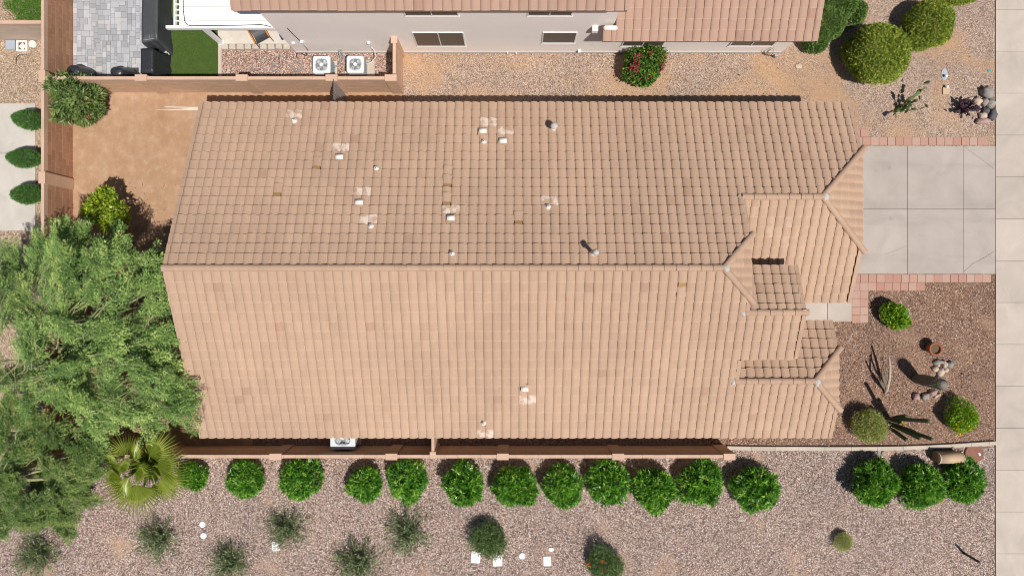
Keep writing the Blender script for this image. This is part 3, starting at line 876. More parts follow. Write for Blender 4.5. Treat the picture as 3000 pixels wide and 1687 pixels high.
# ------------------------------------------------------------------ the house in the middle
EU, ED = 6.256, -5.04                     # upper and lower eaves
ZE = 2.35
YR = (EU + ED) / 2                        # main ridge
ZR = ZE + SL * (EU - YR)
XL, XG, XE, XW, XM = -10.52, 11.40, 9.10, 10.76, 7.32     # left gable, garage end, entry end, bedroom wing end, main gable
GY, BY_, EY = 2.883, -3.015, -0.757       # garage ridge, wing ridge, entry ridge
PU = Plane('+y', EU, ZE); PD = Plane('-y', ED, ZE)
GZ = PU.zz(0, GY); BZ = PD.zz(0, BY_); EZ = PD.zz(0, EY)
GE = GY - (EU - GY)                       # garage lower eave
PG = Plane('-y', GE, ZE)
ENT_U, ENT_D = .725, -2.24
PE = Plane('+y', ENT_U, EZ - SL * (ENT_U - EY))
WU = -1.09
PW = Plane('+y', WU, BZ - SL * (WU - BY_))
MX, GX, WX = 6.38, 9.82, 9.84             # ridge ends where the clipped hips start
PHM = Plane('+x', XM + .03, ZR - SL * (XM + .03 - MX))
PHG = Plane('+x', XG + .03, GZ - SL * (XG + .03 - GX))
PHW = Plane('+x', XW + .03, BZ - SL * (XW + .03 - WX))

house = empty('house', (0.4, YR, 0), label='single storey house with broad tan barrel tile roof in the centre', cat='house')
roof = empty('roof', (0.4, YR, ZR), house)
rt = RoofTiles()
def reg_up(x, y):
    if y > GY: return [(1, -1, GX - GY), (1, 0, XG)] + ([(0, -1, -GY)] if x > XM else [])
    if y > YR and x < XM: return [(1, -1, MX - YR), (1, 0, XM), (0, -1, -YR)]
    return None
def reg_dn(x, y):
    if y > YR: return None
    if y > EY: return [(1, 1, MX + YR), (1, 0, XM), (0, 1, YR)] if x < XM else None
    if y > ENT_D: return [(1, 0, XE)] + ([(0, 1, EY)] if x > XM else []) if x < XE else None
    if y > BY_: return [(1, 0, XM)] if x < XM else None
    return [(1, 1, WX + BY_), (1, 0, XW)] + ([(0, 1, BY_)] if x > XM else [])
rt.slope(PU, XL, XG - .02, 19, reg_up)
rt.slope(PD, XL, XG, 19, lambda x, y: reg_dn(x, y))
rt.slope(PG, XM, XG, 12, lambda x, y: [(1, 1, GX + GY), (1, 0, XG), (0, 1, GY), (-1, 0, -XM)] if y < GY and x < XG and not (x < 8.9 and y < -.2) else None)
rt.slope(PE, XM, XE, 5, lambda x, y: [(0, -1, -EY), (1, 0, XE), (-1, 0, -XM)] if y > EY and x < XE else None)
rt.slope(PW, XM, XW, 7, lambda x, y: [(1, -1, WX - BY_), (0, -1, -BY_), (1, 0, XW), (-1, 0, -XM)] if y > BY_ and x < XW else None)
for PH, rx, ry in ((PHM, MX, YR), (PHG, GX, GY), (PHW, WX, BY_)):
    hw = PH.e - rx
    rt.slope(PH, ry - hw - TW * .5, ry + hw + TW * .5, 6, lambda x, y, rx=rx, ry=ry: [(-1, 1, ry - rx), (-1, -1, -ry - rx)] if x > rx - .2 else None)

# pale overspray near vents, and tiles that slid towards the eave
VENTS = [(995, 460), (1053, 593), (1415, 384), (1474, 413), (1321, 639)]
PIPES = [(862, 355), (1102, 494), (1086, 663), (1417, 416), (1605, 606), (1324, 743)]
def onroof(pl, px, py, dz=0.0):
    p = at(px, py, 3.5)
    for _ in range(8): p = at(px, py, pl.zz(p.x, p.y) + dz)
    return p
for (px, py) in VENTS + [(862, 345), (1086, 655), (1605, 598)]:
    p = onroof(PU, px, py - 20)
    for t in rt.near(p.x - .1, p.y, 1) + rt.near(p.x + .2, p.y, 1): t['pale'] = .62
for (px, py) in ((1537, 1158), (1416, 1257)):
    p = onroof(PD, px, py)
    for t in rt.near(p.x - .1, p.y, 1) + rt.near(p.x + .15, p.y, 1): t['pale'] = .6
for (px, py) in ((2270, 645), (2245, 680), (2215, 620), (2300, 650), (2290, 700)):
    p = onroof(PG, px, py)
    for t in rt.near(p.x, p.y, 1): t['pale'] = .12
for (px, py, pl) in ((918, 484, PU), (805, 561, PU), (1324, 510, PU), (1298, 537, PU), (1296, 589, PU), (1526, 644, PU), (1999, 846, PD)):
    p = onroof(pl, px, py)
    t = rt.near(p.x, p.y, 1)[0]; t['slip'] = .125
    # bare underlay board showing at the head of the slid tile
    pm = t['o'] + pl.u * TW * .5 + pl.v * (TE - .05)
    mb = MB(); mb.box(pm + pl.n * .030, (TW - .05, .21, .012), rot=pl.rot)
    mb.build('bare_batten', M['exposed'], roof)
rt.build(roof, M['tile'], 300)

deck = MB()
for poly, pl in (
    ([(XL, EU - .03), (XL, YR), (MX, YR), (XM, YR + XM - MX), (XM, GY), (GX, GY), (XG, GY + XG - GX), (XG, EU - .03)], PU),
    ([(XL, ED + .03), (XW, ED + .03), (XW, BY_ - (XW - WX)), (WX, BY_), (XM, BY_), (XM, ENT_D + .03), (XE, ENT_D + .03), (XE, EY), (XM, EY), (XM, YR - (XM - MX)), (MX, YR), (XL, YR)], PD),
    ([(XM - .3, GE + .03), (XG, GE + .03), (XG, GY - (XG - GX)), (GX, GY), (XM - .3, GY)], PG),
    ([(XM - .3, EY), (XE, EY), (XE, ENT_U - .03), (XM - .3, ENT_U - .03)], PE),
    ([(XM - .3, BY_), (WX, BY_), (XW, BY_ + XW - WX), (XW, WU - .03), (XM - .3, WU - .03)], PW),
    ([(MX, YR), (PHM.e - .02, YR - (PHM.e - MX)), (PHM.e - .02, YR + (PHM.e - MX))], PHM),
    ([(GX, GY), (PHG.e - .02, GY - (PHG.e - GX)), (PHG.e - .02, GY + (PHG.e - GX))], PHG),
    ([(WX, BY_), (PHW.e - .02, BY_ - (PHW.e - WX)), (PHW.e - .02, BY_ + (PHW.e - WX))], PHW)):
    slab(deck, poly, pl, -.17, -.06)
deck.build('deck', M['underlay'], roof)

RM = ridge_mesh(M['tile'])
tz = .005
ridge_run(RM, roof, (XL - .02, YR, ZR + tz), (MX + .05, YR, ZR + tz))
ridge_run(RM, roof, (XM - .05, GY, GZ + tz), (GX + .05, GY, GZ + tz))
ridge_run(RM, roof, (XM - .1, EY, EZ + tz), (XE + .06, EY, EZ + tz))
ridge_run(RM, roof, (XM - .1, BY_, BZ + tz), (WX + .05, BY_, BZ + tz))
for rx, ry, rz_, PH in ((MX, YR, ZR, PHM), (GX, GY, GZ, PHG), (WX, BY_, BZ, PHW)):
    for s in (-1, 1):
        k = PH.e - rx + .10
        ridge_run(RM, roof, (rx + k, ry + s * k, rz_ - SL * k + tz), (rx + .05, ry + s * .05, rz_ - SL * .05 + tz), dz=-.01, name='hip_tile')
rows = lambda a, b: range(a, b)
rake_run(M['tile'], roof, PU, XL - .02, lambda r: EU - r * TP, rows(0, 18), -1)
rake_run(M['tile'], roof, PD, XL - .02, lambda r: ED + r * TP, rows(0, 18), -1)
rake_run(M['tile'], roof, PU, XG + .03, lambda r: EU - r * TP, rows(0, 6), 1)
rake_run(M['tile'], roof, PG, XG + .03, lambda r: GE + r * TP, rows(0, 6), 1)
rake_run(M['tile'], roof, PU, XM + .03, lambda r: GY - .02 - r * TP, rows(0, 4), 1)
rake_run(M['tile'], roof, PD, XM + .03, lambda r: EY + .04 + r * TP, rows(0, 1), 1)
rake_run(M['tile'], roof, PD, XM + .03, lambda r: BY_ + .04 + r * TP, rows(0, 2), 1)
rake_run(M['tile'], roof, PE, XE + .03, lambda r: ENT_U - r * TP, rows(0, 5), 1)
rake_run(M['tile'], roof, PD, XE + .03, lambda r: ENT_D + r * TP, rows(0, 5), 1)
rake_run(M['tile'], roof, PW, XW + .03, lambda r: WU - r * TP, rows(0, 3), 1)
rake_run(M['tile'], roof, PD, XW + .03, lambda r: ED + r * TP, rows(0, 4), 1)

def blob(name, parent, p, s, mat, seed=0, n=10):
    rs = random.Random(seed)
    mb = MB(); prof = []
    m = 6
    for k in range(m + 1):
        a = PI * k / m - PI / 2
        prof.append((max(.02, math.cos(a)), math.sin(a)))
    off = [[rs.uniform(.6, 1.25) for _ in range(n)] for _ in range(m + 1)]
    rings = []
    for k, (r, z) in enumerate(prof):
        rings.append([mb.vert((p[0] + s[0] * r * off[k][j] * math.cos(2 * PI * j / n), p[1] + s[1] * r * off[k][j] * math.sin(2 * PI * j / n), p[2] + s[2] * z * (.9 + .2 * off[k][j] / 1.0 - .1))) for j in range(n)])
    for a, b in zip(rings, rings[1:]):
        for j in range(n): mb.face((a[j], a[(j + 1) % n], b[(j + 1) % n], b[j]), True)
    mb.face(list(reversed(rings[0]))); mb.face(rings[-1])
    return mb.build(name, mat, parent)
for i, (p, s) in enumerate((((XL + .0, YR - .02, ZR + .0), (.07, .13, .06)), ((MX + .08, YR, ZR + .02), (.13, .13, .085)), ((GX + .08, GY, GZ + .02), (.12, .14, .085)),
                            ((WX + .06, BY_ - .03, BZ + .02), (.12, .14, .085)), ((XM - .14, GY, GZ + .01), (.07, .09, .06)), ((XM - .12, EY, EZ + .01), (.15, .14, .08)),
                            ((XM - .12, BY_ - .02, BZ + .01), (.12, .13, .08)), ((XE + .07, EY, EZ - .02), (.07, .11, .08)))):
    blob('mortar', roof, (p[0], p[1], p[2] - .015), (s[0] * .95, s[1] * .95, s[2] * .8), M['mortar_w'], i, 14)

# roof vents: half-barrel hoods and pipes with lead flashings
def hood(pl, px, py):
    p = onroof(pl, px, py, .08)
    v = empty('roof_vent', p, house)
    mb = MB(); n = 8; r = .085; L = .24
    a = [mb.vert(p + pl.rot @ Vector((-L / 2, r * math.cos(PI * k / n), r * math.sin(PI * k / n) + .0))) for k in range(n + 1)]
    b = [mb.vert(p + pl.rot @ Vector((L / 2, r * math.cos(PI * k / n), r * math.sin(PI * k / n) + .0))) for k in range(n + 1)]
    for k in range(n): mb.face((a[k], b[k], b[k + 1], a[k + 1]), True)
    mb.face(a); mb.face(list(reversed(b)))
    mb.build('hood', M['white_paint'], v)
    mb = MB(); mb.box(p + pl.n * -.03, (.34, .30, .02), rot=pl.rot); mb.build('flashing', M['tile'], v)
for q in VENTS: hood(PU, *q)
hood(PD, 1537, 1139)
def pipe(pl, px, py, h=.16, r=.03, cap=0.0):
    p = onroof(pl, px, py, .05)
    v = empty('vent_pipe', p, house)
    mb = MB(); mb.lathe([(.11, -.08), (.095, -.01), (r + .012, .05), (r + .008, .07)], 12, p); mb.build('flashing', M['white_paint'], v)
    mb = MB(); mb.lathe([(r, -.05), (r, h), (r * .7, h), (r * .7, h - .05)], 12, p, cap=False); mb.build('pipe', M['white_paint'], v)
    mb = MB(); mb.lathe([(r * .7, h - .05), (.001, h - .05)], 12, p, cap=False); mb.build('bore', M['black'], v)
    if cap:
        mb = MB(); mb.lathe([(r, h - .02), (cap, h + .02), (cap, h + .07), (cap * .55, h + .13), (.004, h + .15)], 14, p); mb.build('cap', M['mortar_w'], v)
for q in PIPES: pipe(PU, *q)
pipe(PD, 1416, 1238)
pipe(PU, 1738, 742, .62, .055, .10)
pipe(PU, 1622, 376, .30, .075, .125)

# walls under the eaves
w = MB()
def gable(x0, x1, y0, y1, pa, pb, yr, zc):
    """walls of one wing: profile in y-z, top cut at zc"""
    pr = [(y0, 0.0), (y1, 0.0), (y1, pa.zz(0, y1) - .2)]
    zt = min(pa.zz(0, yr) - .2, zc)
    ya = y1 - (zt - pr[2][1]) / SL; yb = y0 + (zt - (pb.zz(0, y0) - .2)) / SL
    pr += [(ya, zt)] + ([(yb, zt)] if abs(ya - yb) > .02 else []) + [(y0, pb.zz(0, y0) - .2)]
    a = [w.vert((x0, y, z)) for y, z in pr]; b = [w.vert((x1, y, z)) for y, z in pr]
    w.face(a); w.face(list(reversed(b)))
    for i in range(len(pr)):
        j = (i + 1) % len(pr); w.face((a[j], a[i], b[i], b[j]))
gable(XL + .35, XM - .08, ED + .45, EU - .45, PU, PD, YR, PHM.z - .22)
gable(XM - .3, XG - .35, GE + .45, EU - .46, PU, PG, GY, PHG.z - .22)
gable(XM - .3, XE - .15, ENT_D + .3, ENT_U - .3, PE, PD, EY, 9)
gable(XM - .3, XW - .35, ED + .46, WU - .35, PW, PD, BY_, PHW.z - .22)
w.build('wall', M['stucco'], house)
gd = empty('garage_door', (XG - .34, GY, 0), house)
for k in range(4):
    mb = MB(); mb.box((XG - .335, GY, .045 + .52 * k + .25), (.05, 4.6, .505)); mb.build('panel', M['fascia'], gd)
# ================================================================== block walls
BL, BH = .406, .203
def block_wall(label, p, q, t, courses, mat, jmat, pillars=(), capmat=None, gap=.008, cat='wall', pillar_size=(.40, .215), start_half=False, top=None, name='block_wall'):
    """a wall from p to q (plan); thickness t to the left of the direction p->q; pillars = distances along it"""
    p, q = Vector((p[0], p[1], 0)), Vector((q[0], q[1], 0))
    d = q - p; L = d.length; d.normalize(); n = Vector((-d.y, d.x, 0)); ang = math.atan2(d.y, d.x)
    root = empty(name, p + d * L / 2, label=label, cat=cat)
    capmat = capmat or M['cap']
    H = courses * BH
    core = MB(); core.box(p + d * L / 2 + n * t / 2 + Vector((0, 0, (H - .02) / 2)), (L, abs(t) - .016, H - .02), ang)
    core.build('mortar_core', jmat, root)
    def blk(l, m, h=BH):
        mb = MB(); hx, hy, hz, c = l / 2 - gap / 2, abs(t) / 2, h / 2 - gap / 2, .004
        for s in (1,):
            mb.box((0, 0, 0), (2 * hx, 2 * hy, 2 * hz))
        return mb.mesh('block', m)
    full, half = blk(BL, mat), blk(BL / 2, mat)
    cfull = blk(BL, capmat)
    for c in range(courses):
        me, s, pos = (full, BL, 0.0)
        if c == courses - 1: me = cfull
        if c % 2 == 1 and c < courses - 1:
            link('block', half, root, p + d * BL / 4 + n * t / 2 + Vector((0, 0, (c + .5) * BH)), (0, 0, ang)); pos = BL / 2
        while pos + BL <= L + .01:
            link('block' if c < courses - 1 else 'cap_block', me, root, p + d * (pos + BL / 2) + n * (t / 2 + random.uniform(-.002, .002)) + Vector((0, 0, (c + .5) * BH)), (0, 0, ang)); pos += BL
        if L - pos > .06:
            link('block' if c < courses - 1 else 'cap_block', full if c < courses - 1 else cfull, root, p + d * (pos + (L - pos) / 2) + n * t / 2 + Vector((0, 0, (c + .5) * BH)), (0, 0, ang), ((L - pos) / BL, 1, 1))
    for s in pillars:
        w_, dp = pillar_size
        mb = MB(); c = p + d * s + n * t / 2
        mb.box(c + Vector((0, 0, H / 2 - .01)), (w_, dp, H - .02), ang)
        o = mb.build('pillar', M['block_p'], root)
        mb = MB(); mb.box(c + Vector((0, 0, H + .015)), (w_ + .012, dp + .012, .05), ang); mb.build('pillar_cap', M['cap'], o)
    return root

xw = lambda px, z=1.62: at(px, 0, z).x
# left boundary wall: runs down the picture; its pale joints show
yb0 = WALL_T + .2
block_wall('brown block wall with pale joints running down the left side', (WALL_L, 11.2), (WALL_L, WALL_B - .1), -.105, 8, M['block'], M['joint'],
           pillars=(11.2 - at(0, 225, 1.62).y, 11.2 - at(0, 521, 1.62).y), gap=.015)
# wall between the yards
tl = block_wall('tan block wall between the dirt yard and the grey paved patio', (WALL_L + .005, WALL_T), (-4.05, WALL_T), .115, 8, M['block_p'], M['joint_p'],
           pillars=[xw(px) - WALL_L - .005 for px in (414, 709, 972, 1145)], gap=.003)
block_wall('short tan return wall meeting the pale grey house', (-4.04, WALL_T + .215), (-4.04, 8.72), .11, 8, M['block_p'], M['joint_p'], pillars=(1.25,), gap=.003)
# lower boundary wall
block_wall('long tan block wall behind the row of green shrubs', (-21, WALL_B - .115), (at(2137, 0, 1.45).x, WALL_B - .115), .115, 7, M['block_p'], M['joint_p'],
           pillars=[at(px, 0, 1.45).x + 21 for px in (470, 807, 1146.5, 1473, 1811, 2137)], gap=.006)
block_wall('stub wall joining the long lower wall to the house', (at(1268, 0, 1.45).x + .05, WALL_B + .001), (at(1268, 0, 1.45).x + .05, -4.62), .10, 7, M['block_p'], M['joint_p'], gap=.003, pillars=(0.0,), pillar_size=(.21, .2))
# the left neighbour's pale cross wall
block_wall('pale pink block wall in the upper left corner', (-21, 9.18), (WALL_L - .11, 9.18), .12, 8, M['block_light'], M['block_light'], gap=.003)

# ------------------------------------------------------------------ open corrugated gate at the upper wall
gx = -6.18
gate = empty('metal_gate', (gx, WALL_T - .02, 0), label='grey corrugated metal gate swung open from the tan wall', cat='gate')
n = 15
for k in range(n):
    mb = MB(); y0 = WALL_T - .03 - k * .048; 
    mb.box((gx + (.010 if k % 2 else -.006), y0 - .022, .87), (.012, .043, 1.62)); mb.build('slat', M['steel'], gate)
mb = MB()
for z in (.08, 1.66): mb.box((gx - .022, WALL_T - .03 - n * .024, z), (.03, n * .048 + .04, .04))
for y in (WALL_T - .03, WALL_T - .03 - n * .048): mb.box((gx - .022, y, .87), (.03, .03, 1.62))
mb.build('gate_frame', M['dark_metal'], gate)

# ================================================================== neighbour house at the top
NW = 8.715
nh = empty('neighbour_house', (1, NW, 0), label='pale grey stucco house with rose tile roof along the top', cat='house')
w = MB()
w.box(((-8.0 + 3.38) / 2, NW + 4, 2.575), (11.38, 8, 5.15))
w.box(((3.38 + 9.98) / 2 + .001, NW + 4.003, 1.3), (6.598, 8, 2.6))
w.build('wall', M['stucco_n'], nh)
ft = MB(); ft.box(((-8.0 + 9.98) / 2, NW - .012, .06), (17.9, .03, .14)); ft.build('foundation', plain('grey footing', (0.46, 0.44, 0.42, 1), .95), nh)
nr = empty('roof', (1, NW, 5.3), nh)
NP1 = Plane('-y', 8.20, 5.30); NP2 = Plane('-y', 8.17, 2.80)
nt = RoofTiles()
nt.slope(NP1, -8.28, 3.43, 8, lambda x, y: [(1, 0, 3.42)] if x < 3.43 else None)
nt.slope(NP2, 3.42, 10.08, 9, lambda x, y: [(1, 0, 10.06)] if x < 10.08 else None)
nt.slope(NP2, 3.0, 3.42, 1, lambda x, y: [])
nt.build(nr, M['tile_n'], 290, lambda c: c.y * FOC / (CAM_H - c.z) < 870)
mb = MB()
slab(mb, [(-8.28, 8.22), (3.42, 8.22), (3.42, 12), (-8.28, 12)], NP1, -.17, -.06)
slab(mb, [(3.0, 8.19), (10.08, 8.19), (10.08, 12), (3.4, 12), (3.4, 8.55), (3.0, 8.55)], NP2, -.17, -.06)
mb.build('deck', plain('brown soffit', (0.24, 0.17, 0.13, 1), .8), nr)
rake_run(M['tile_n'], nr, NP2, 10.12, lambda r: 8.17 + r * TP, range(0, 6), 1)
rake_run(M['tile_n'], nr, NP1, -8.30, lambda r: 8.20 + r * TP, range(0, 3), -1)
rake_run(M['tile_n'], nr, NP1, 3.46, lambda r: 8.20 + r * TP, range(0, 3), 1)
# rolled white cap where the lower roof stops against the wall
mb = MB(); zc = 2.98
mb.tube([(3.0, 8.53, zc), (3.06, 8.53, zc + .02), (3.4, 8.53, zc + .02), (3.46, 8.53, zc)], [.04, .085, .085, .04], 10); mb.build('roof_end_cap', M['white_paint'], nr)

def window(x0, x1, z0, z1, mull=True):
    wi = empty('window', ((x0 + x1) / 2, NW, z0), nh)
    f = MB(); t = .035; y = NW - .012
    for (a, b, c, d) in ((x0, x1, z0, z0 + t), (x0, x1, z1 - t, z1), (x0, x0 + t, z0 + t, z1 - t), (x1 - t, x1, z0 + t, z1 - t)):
        f.box(((a + b) / 2, y - .001, (c + d) / 2), (b - a, .035, d - c))
    if mull: f.box(((x0 + x1) / 2, y - .004, (z0 + z1) / 2), (.03, .03, z1 - z0 - 2 * t))
    f.build('frame', M['frame'], wi)
    xs_ = [(x0 + t, (x0 + x1) / 2 - .018), ((x0 + x1) / 2 + .018, x1 - t)] if mull else [(x0 + t, x1 - t)]
    for a, b in xs_:
        g = MB(); g.box(((a + b) / 2, NW - .006, (z0 + z1) / 2), (b - a, .02, z1 - z0 - 2 * t)); g.build('pane', M['glass'], wi)
    s = MB(); s.box(((x0 + x1) / 2, NW - .015, z0 - .02), (x1 - x0 + .04, .04, .03)); s.build('sill', M['stucco_n'], wi)
window(-3.42, -1.66, .74, 2.12); window(1.05, 2.23, 1.07, 2.13, False)
window(-3.42, -1.70, 3.57, 4.75); window(.49, 1.92, 3.57, 4.75)
window(3.93, 5.42, .74, 2.1); window(7.78, 9.36, .76, 2.1)
# things fixed to the wall
def wall_box(px, py, s, mat, name='wall_box'):
    k = NW * FOC / (843.5 - py); z = CAM_H - k
    x = (px - 1500) * k / FOC
    mb = MB(); mb.box((x, NW - s[1] / 2, z), s); mb.build(name, mat, nh)
    return x, z
wall_box(1743, 80, (.19, .17, .22), M['stucco_n'], 'vent_hood')
for q in ((861, 126), (886, 122), (1081, 125)): wall_box(*q, (.11, .08, .16), M['frame'], 'electric_box')
wall_box(1697, 147, (.10, .10, .09), M['frame'], 'hose_bib_box')
def wpt(px, py, off=.02):
    k = NW * FOC / (843.5 - py); return Vector(((px - 1500) * k / FOC, NW - off, CAM_H - k))
mb = MB(); mb.tube([wpt(841, 81), wpt(858, 99), wpt(880, 120)], .014, 5); mb.build('conduit', M['black'], nh)
mb = MB(); mb.tube([wpt(890, 130), wpt(898, 140), wpt(902, 147)], .022, 5); mb.build('conduit', M['steel'], nh)
for px in (1487, 1512):
    mb = MB(); c = at(px, 157); mb.tube([(c.x, NW, .12), (c.x, NW - .06, .12), (c.x, NW - .09, .05)], .022, 6); mb.build('drain_pipe', M['white_paint'], nh)

# ------------------------------------------------------------------ white patio cover
pcv = empty('patio_cover', (-9.6, 9.2, 0), label='white aluminium patio cover with ribbed roof pans', cat='patio cover')
CZ = 2.5; x0, x1 = at(526, 0, CZ).x, -8.02
k = 0; y = 8.80
while y < 12:
    mb = MB(); zt = CZ + .03 * (y - 8.8)
    mb.box(((x0 + x1) / 2, y + .066, zt), (x1 - x0, .132, .03))
    mb.box(((x0 + x1) / 2, y + .140, zt - .028), (x1 - x0, .016, .05))
    mb.build('roof_pan', M['white_metal'], pcv); y += .155
mb = MB(); mb.box(((-11.6 - 8.0) / 2, 8.735, CZ - .05), (3.6, .10, .17)); mb.build('beam', M['white_metal'], pcv)
mb = MB(); mb.box((at(512.5, 0, CZ).x, 10.4, CZ - .03), (.06, 3.2, .13)); mb.build('side_fascia', M['white_metal'], pcv)
mb = MB(); mb.box((x0 + .02, 10.4, CZ - .075), (.04, 3.2, .10)); mb.build('side_rail', M['white_metal'], pcv)
y = 8.95
while y < 12:
    mb = MB(); mb.box(((at(512.5, 0, CZ).x + x0) / 2, y, CZ - .03), (abs(x0 - at(512.5, 0, CZ).x) - .03, .035, .08)); mb.build('lattice_bar', M['white_metal'], pcv); y += .185
pb = at(652, 130)
mb = MB(); mb.box((pb.x, 9.04, (CZ - .14) / 2), (.13, .13, CZ - .14)); mb.build('post', M['white_metal'], pcv)
mb = MB(); mb.box((pb.x, 9.04, .1), (.19, .19, .06)); mb.build('post_base', M['white_metal'], pcv)
cd = MB(); zc = CZ + .035
cd.tube([at(536, -30, zc + .05), at(537, 30, zc), at(541, 62, zc), at(548, 73, zc), at(556, 76.5, zc), at(630, 76, zc), at(700, 75, zc), at(765, 73, zc), at(780, 76, zc), at(795, 80, zc)], .013, 5)
tag(cd.build('power_cable', M['black']), 'black cable running along the white patio cover', 'cable')

# edging stones below the patio
for k in range(9):
    px = 662 + 22.6 * k; c = at(px, 141)
    st = MB(); rs = random.Random(k)
    wd, dp, hh = .255 + rs.uniform(-.015, .02), .20 + rs.uniform(-.02, .02), .16
    lo = [(-wd / 2, -dp / 2 * .9), (wd / 2, -dp / 2 * .9), (wd / 2 * .97, dp / 2), (-wd / 2 * .97, dp / 2)]
    a = [st.vert((c.x + x, c.y + y, 0)) for x, y in lo]
    b = [st.vert((c.x + x * rs.uniform(.93, 1.0), c.y + y * rs.uniform(.93, 1.0), hh - .025)) for x, y in lo]
    e = [st.vert((c.x + x * .84, c.y + y * .82, hh + rs.uniform(-.008, .008))) for x, y in lo]
    for i in range(4):
        j = (i + 1) % 4; st.face((a[i], a[j], b[j], b[i])); st.face((b[i], b[j], e[j], e[i]), True)
    st.face(e)
    words = ['leftmost', 'second from left', 'third from left', 'fourth from left', 'middle', 'fourth from right', 'third from right', 'second from right', 'rightmost'][k]
    o = st.build('edging_stone', M['edge_stone']); tag(o, f'{words} of the nine tumbled edging stones below the stained patio', 'stone', 'edging stones below the patio')
# ================================================================== plants
def unit(a):
    return a / np.maximum(np.linalg.norm(a, axis=1, keepdims=True), 1e-9)

def leaves(name, p, d, L, W, mat, parent=None, rnd=None, flat=0.35, loc=None):
    """one lance-shaped leaf (a folded quad) per point p along direction d"""
    n = len(p)
    L = np.broadcast_to(L, n) * rng.uniform(.7, 1.2, n); W = np.broadcast_to(W, n) * rng.uniform(.75, 1.2, n)
    r = rng.standard_normal((n, 3)); r[:, 2] += flat * 3
    s = unit(np.cross(d, r))
    up = unit(np.cross(s, d))
    m = p + d * (L * .45)[:, None]
    q = np.stack([p, m + s * (W / 2)[:, None] + up * (W * .12)[:, None], p + d * L[:, None] - up * (L * .06)[:, None], m - s * (W / 2)[:, None] + up * (W * .12)[:, None]], 1)
    me = quads_np(name, q, mat, rnd)
    if parent is None: return me
    return link(name, me, parent, wloc(parent) if loc is None else loc)

def sphere_dirs(n, zmin=-.25):
    z = rng.uniform(zmin, 1, n); a = rng.uniform(0, 2 * PI, n); r = np.sqrt(1 - z * z)
    return np.column_stack([r * np.cos(a), r * np.sin(a), z])

def lumps(d, seed, k=14, amp=.16, p=10):
    g = np.random.default_rng(seed)
    c = unit(g.standard_normal((k, 3))); w = g.uniform(.3, 1, k) * amp
    return (np.maximum(d @ c.T, 0) ** p * w).sum(1)

def shrub_mesh(name, rx, ry, h, n, L, W, mat, seed, lump=.16, shell=.3, outward=.9, up=.55, rand=.55, zmin=-.3, p=10, jit=.04):
    """foliage of a rounded shrub standing on z=0, leaves through the outer part of the volume"""
    d = sphere_dirs(n, zmin)
    k = 1 - lump * .6 + lumps(d, seed, amp=lump, p=p)
    depth = 1 - shell * rng.random(n) ** 1.5 + jit * rng.standard_normal(n)
    r = k * depth
    c = h * .46
    pts = d * r[:, None] * np.array([rx, ry, h * .54]) + np.array([0, 0, c])
    pts[:, 2] = np.maximum(pts[:, 2], .02)
    ld = unit(d * outward + np.array([0, 0, up]) + rand * rng.standard_normal((n, 3)))
    return leaves(name, pts - ld * L * .4, ld, L, W, mat)

def stems(mb, n, r0, spread, h, rad=.012, seed=0):
    rs = random.Random(seed)
    for k in range(n):
        a = rs.uniform(0, 2 * PI); s = rs.uniform(.3, 1) * spread
        mb.tube([(r0 * math.cos(a), r0 * math.sin(a), 0), (s * .4 * math.cos(a), s * .4 * math.sin(a), h * .45), (s * math.cos(a + .2), s * math.sin(a + .2), h * rs.uniform(.7, .95))], [rad, rad * .75, rad * .35], 5)

def plant(name, p, label, cat, fol, stem_mesh=None, group=None, rz=0.0, sc=1.0, extra=()):
    root = empty(name, (p[0], p[1], 0), label=label, cat=cat, group=group)
    root.rotation_euler.z = rz
    root.scale = (sc, sc, sc) if not hasattr(sc, '__len__') else sc
    def kid(nm, me):
        o = bpy.data.objects.new(nm, me); col.objects.link(o); o.parent = root; return o
    kid('foliage', fol)
    for nm, me in extra: kid(nm, me)['kind'] = 'stuff'
    if stem_mesh is not None: kid('stem', stem_mesh)
    return root

def stem_mesh(n, r0, spread, h, rad=.012, seed=0, mat=None):
    mb = MB(); stems(mb, n, r0, spread, h, rad, seed); return mb.mesh('stem', mat or M['bark'])

# --- rounded oleander-like shrubs below the long wall
def whorl_mesh(name, rx, ry, h, nc, nl, L, W, mat, seed, lump=.26, fill=1500):
    """shrub of star-shaped leaf whorls at the shoot tips over a darker inside"""
    d = sphere_dirs(nc, -.35)
    k = 1 - lump * .6 + lumps(d, seed, 34, lump, 14)
    r = k * (1 - .22 * rng.random(nc) ** 2 + .035 * rng.standard_normal(nc))
    c = d * r[:, None] * np.array([rx, ry, h * .54]) + np.array([0, 0, h * .46])
    ax = unit(d * .8 + np.array([0, 0, .55]) + .3 * rng.standard_normal((nc, 3)))
    C = np.repeat(c, nl, 0); A = np.repeat(ax, nl, 0); n = len(C)
    side = unit(np.cross(A, rng.standard_normal((n, 3))))
    sp = rng.uniform(.45, 1.35, n)
    D = unit(A * np.cos(sp)[:, None] + side * np.sin(sp)[:, None])
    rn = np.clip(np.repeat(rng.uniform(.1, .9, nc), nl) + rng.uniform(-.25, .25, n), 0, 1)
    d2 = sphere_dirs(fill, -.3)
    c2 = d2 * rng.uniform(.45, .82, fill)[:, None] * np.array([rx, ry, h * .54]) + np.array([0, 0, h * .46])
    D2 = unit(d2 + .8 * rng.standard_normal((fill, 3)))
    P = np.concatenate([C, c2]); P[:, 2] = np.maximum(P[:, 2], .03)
    return leaves(name, P, np.concatenate([D, D2]), L, W, mat, rnd=np.concatenate([rn, rng.uniform(0, .4, fill)]))
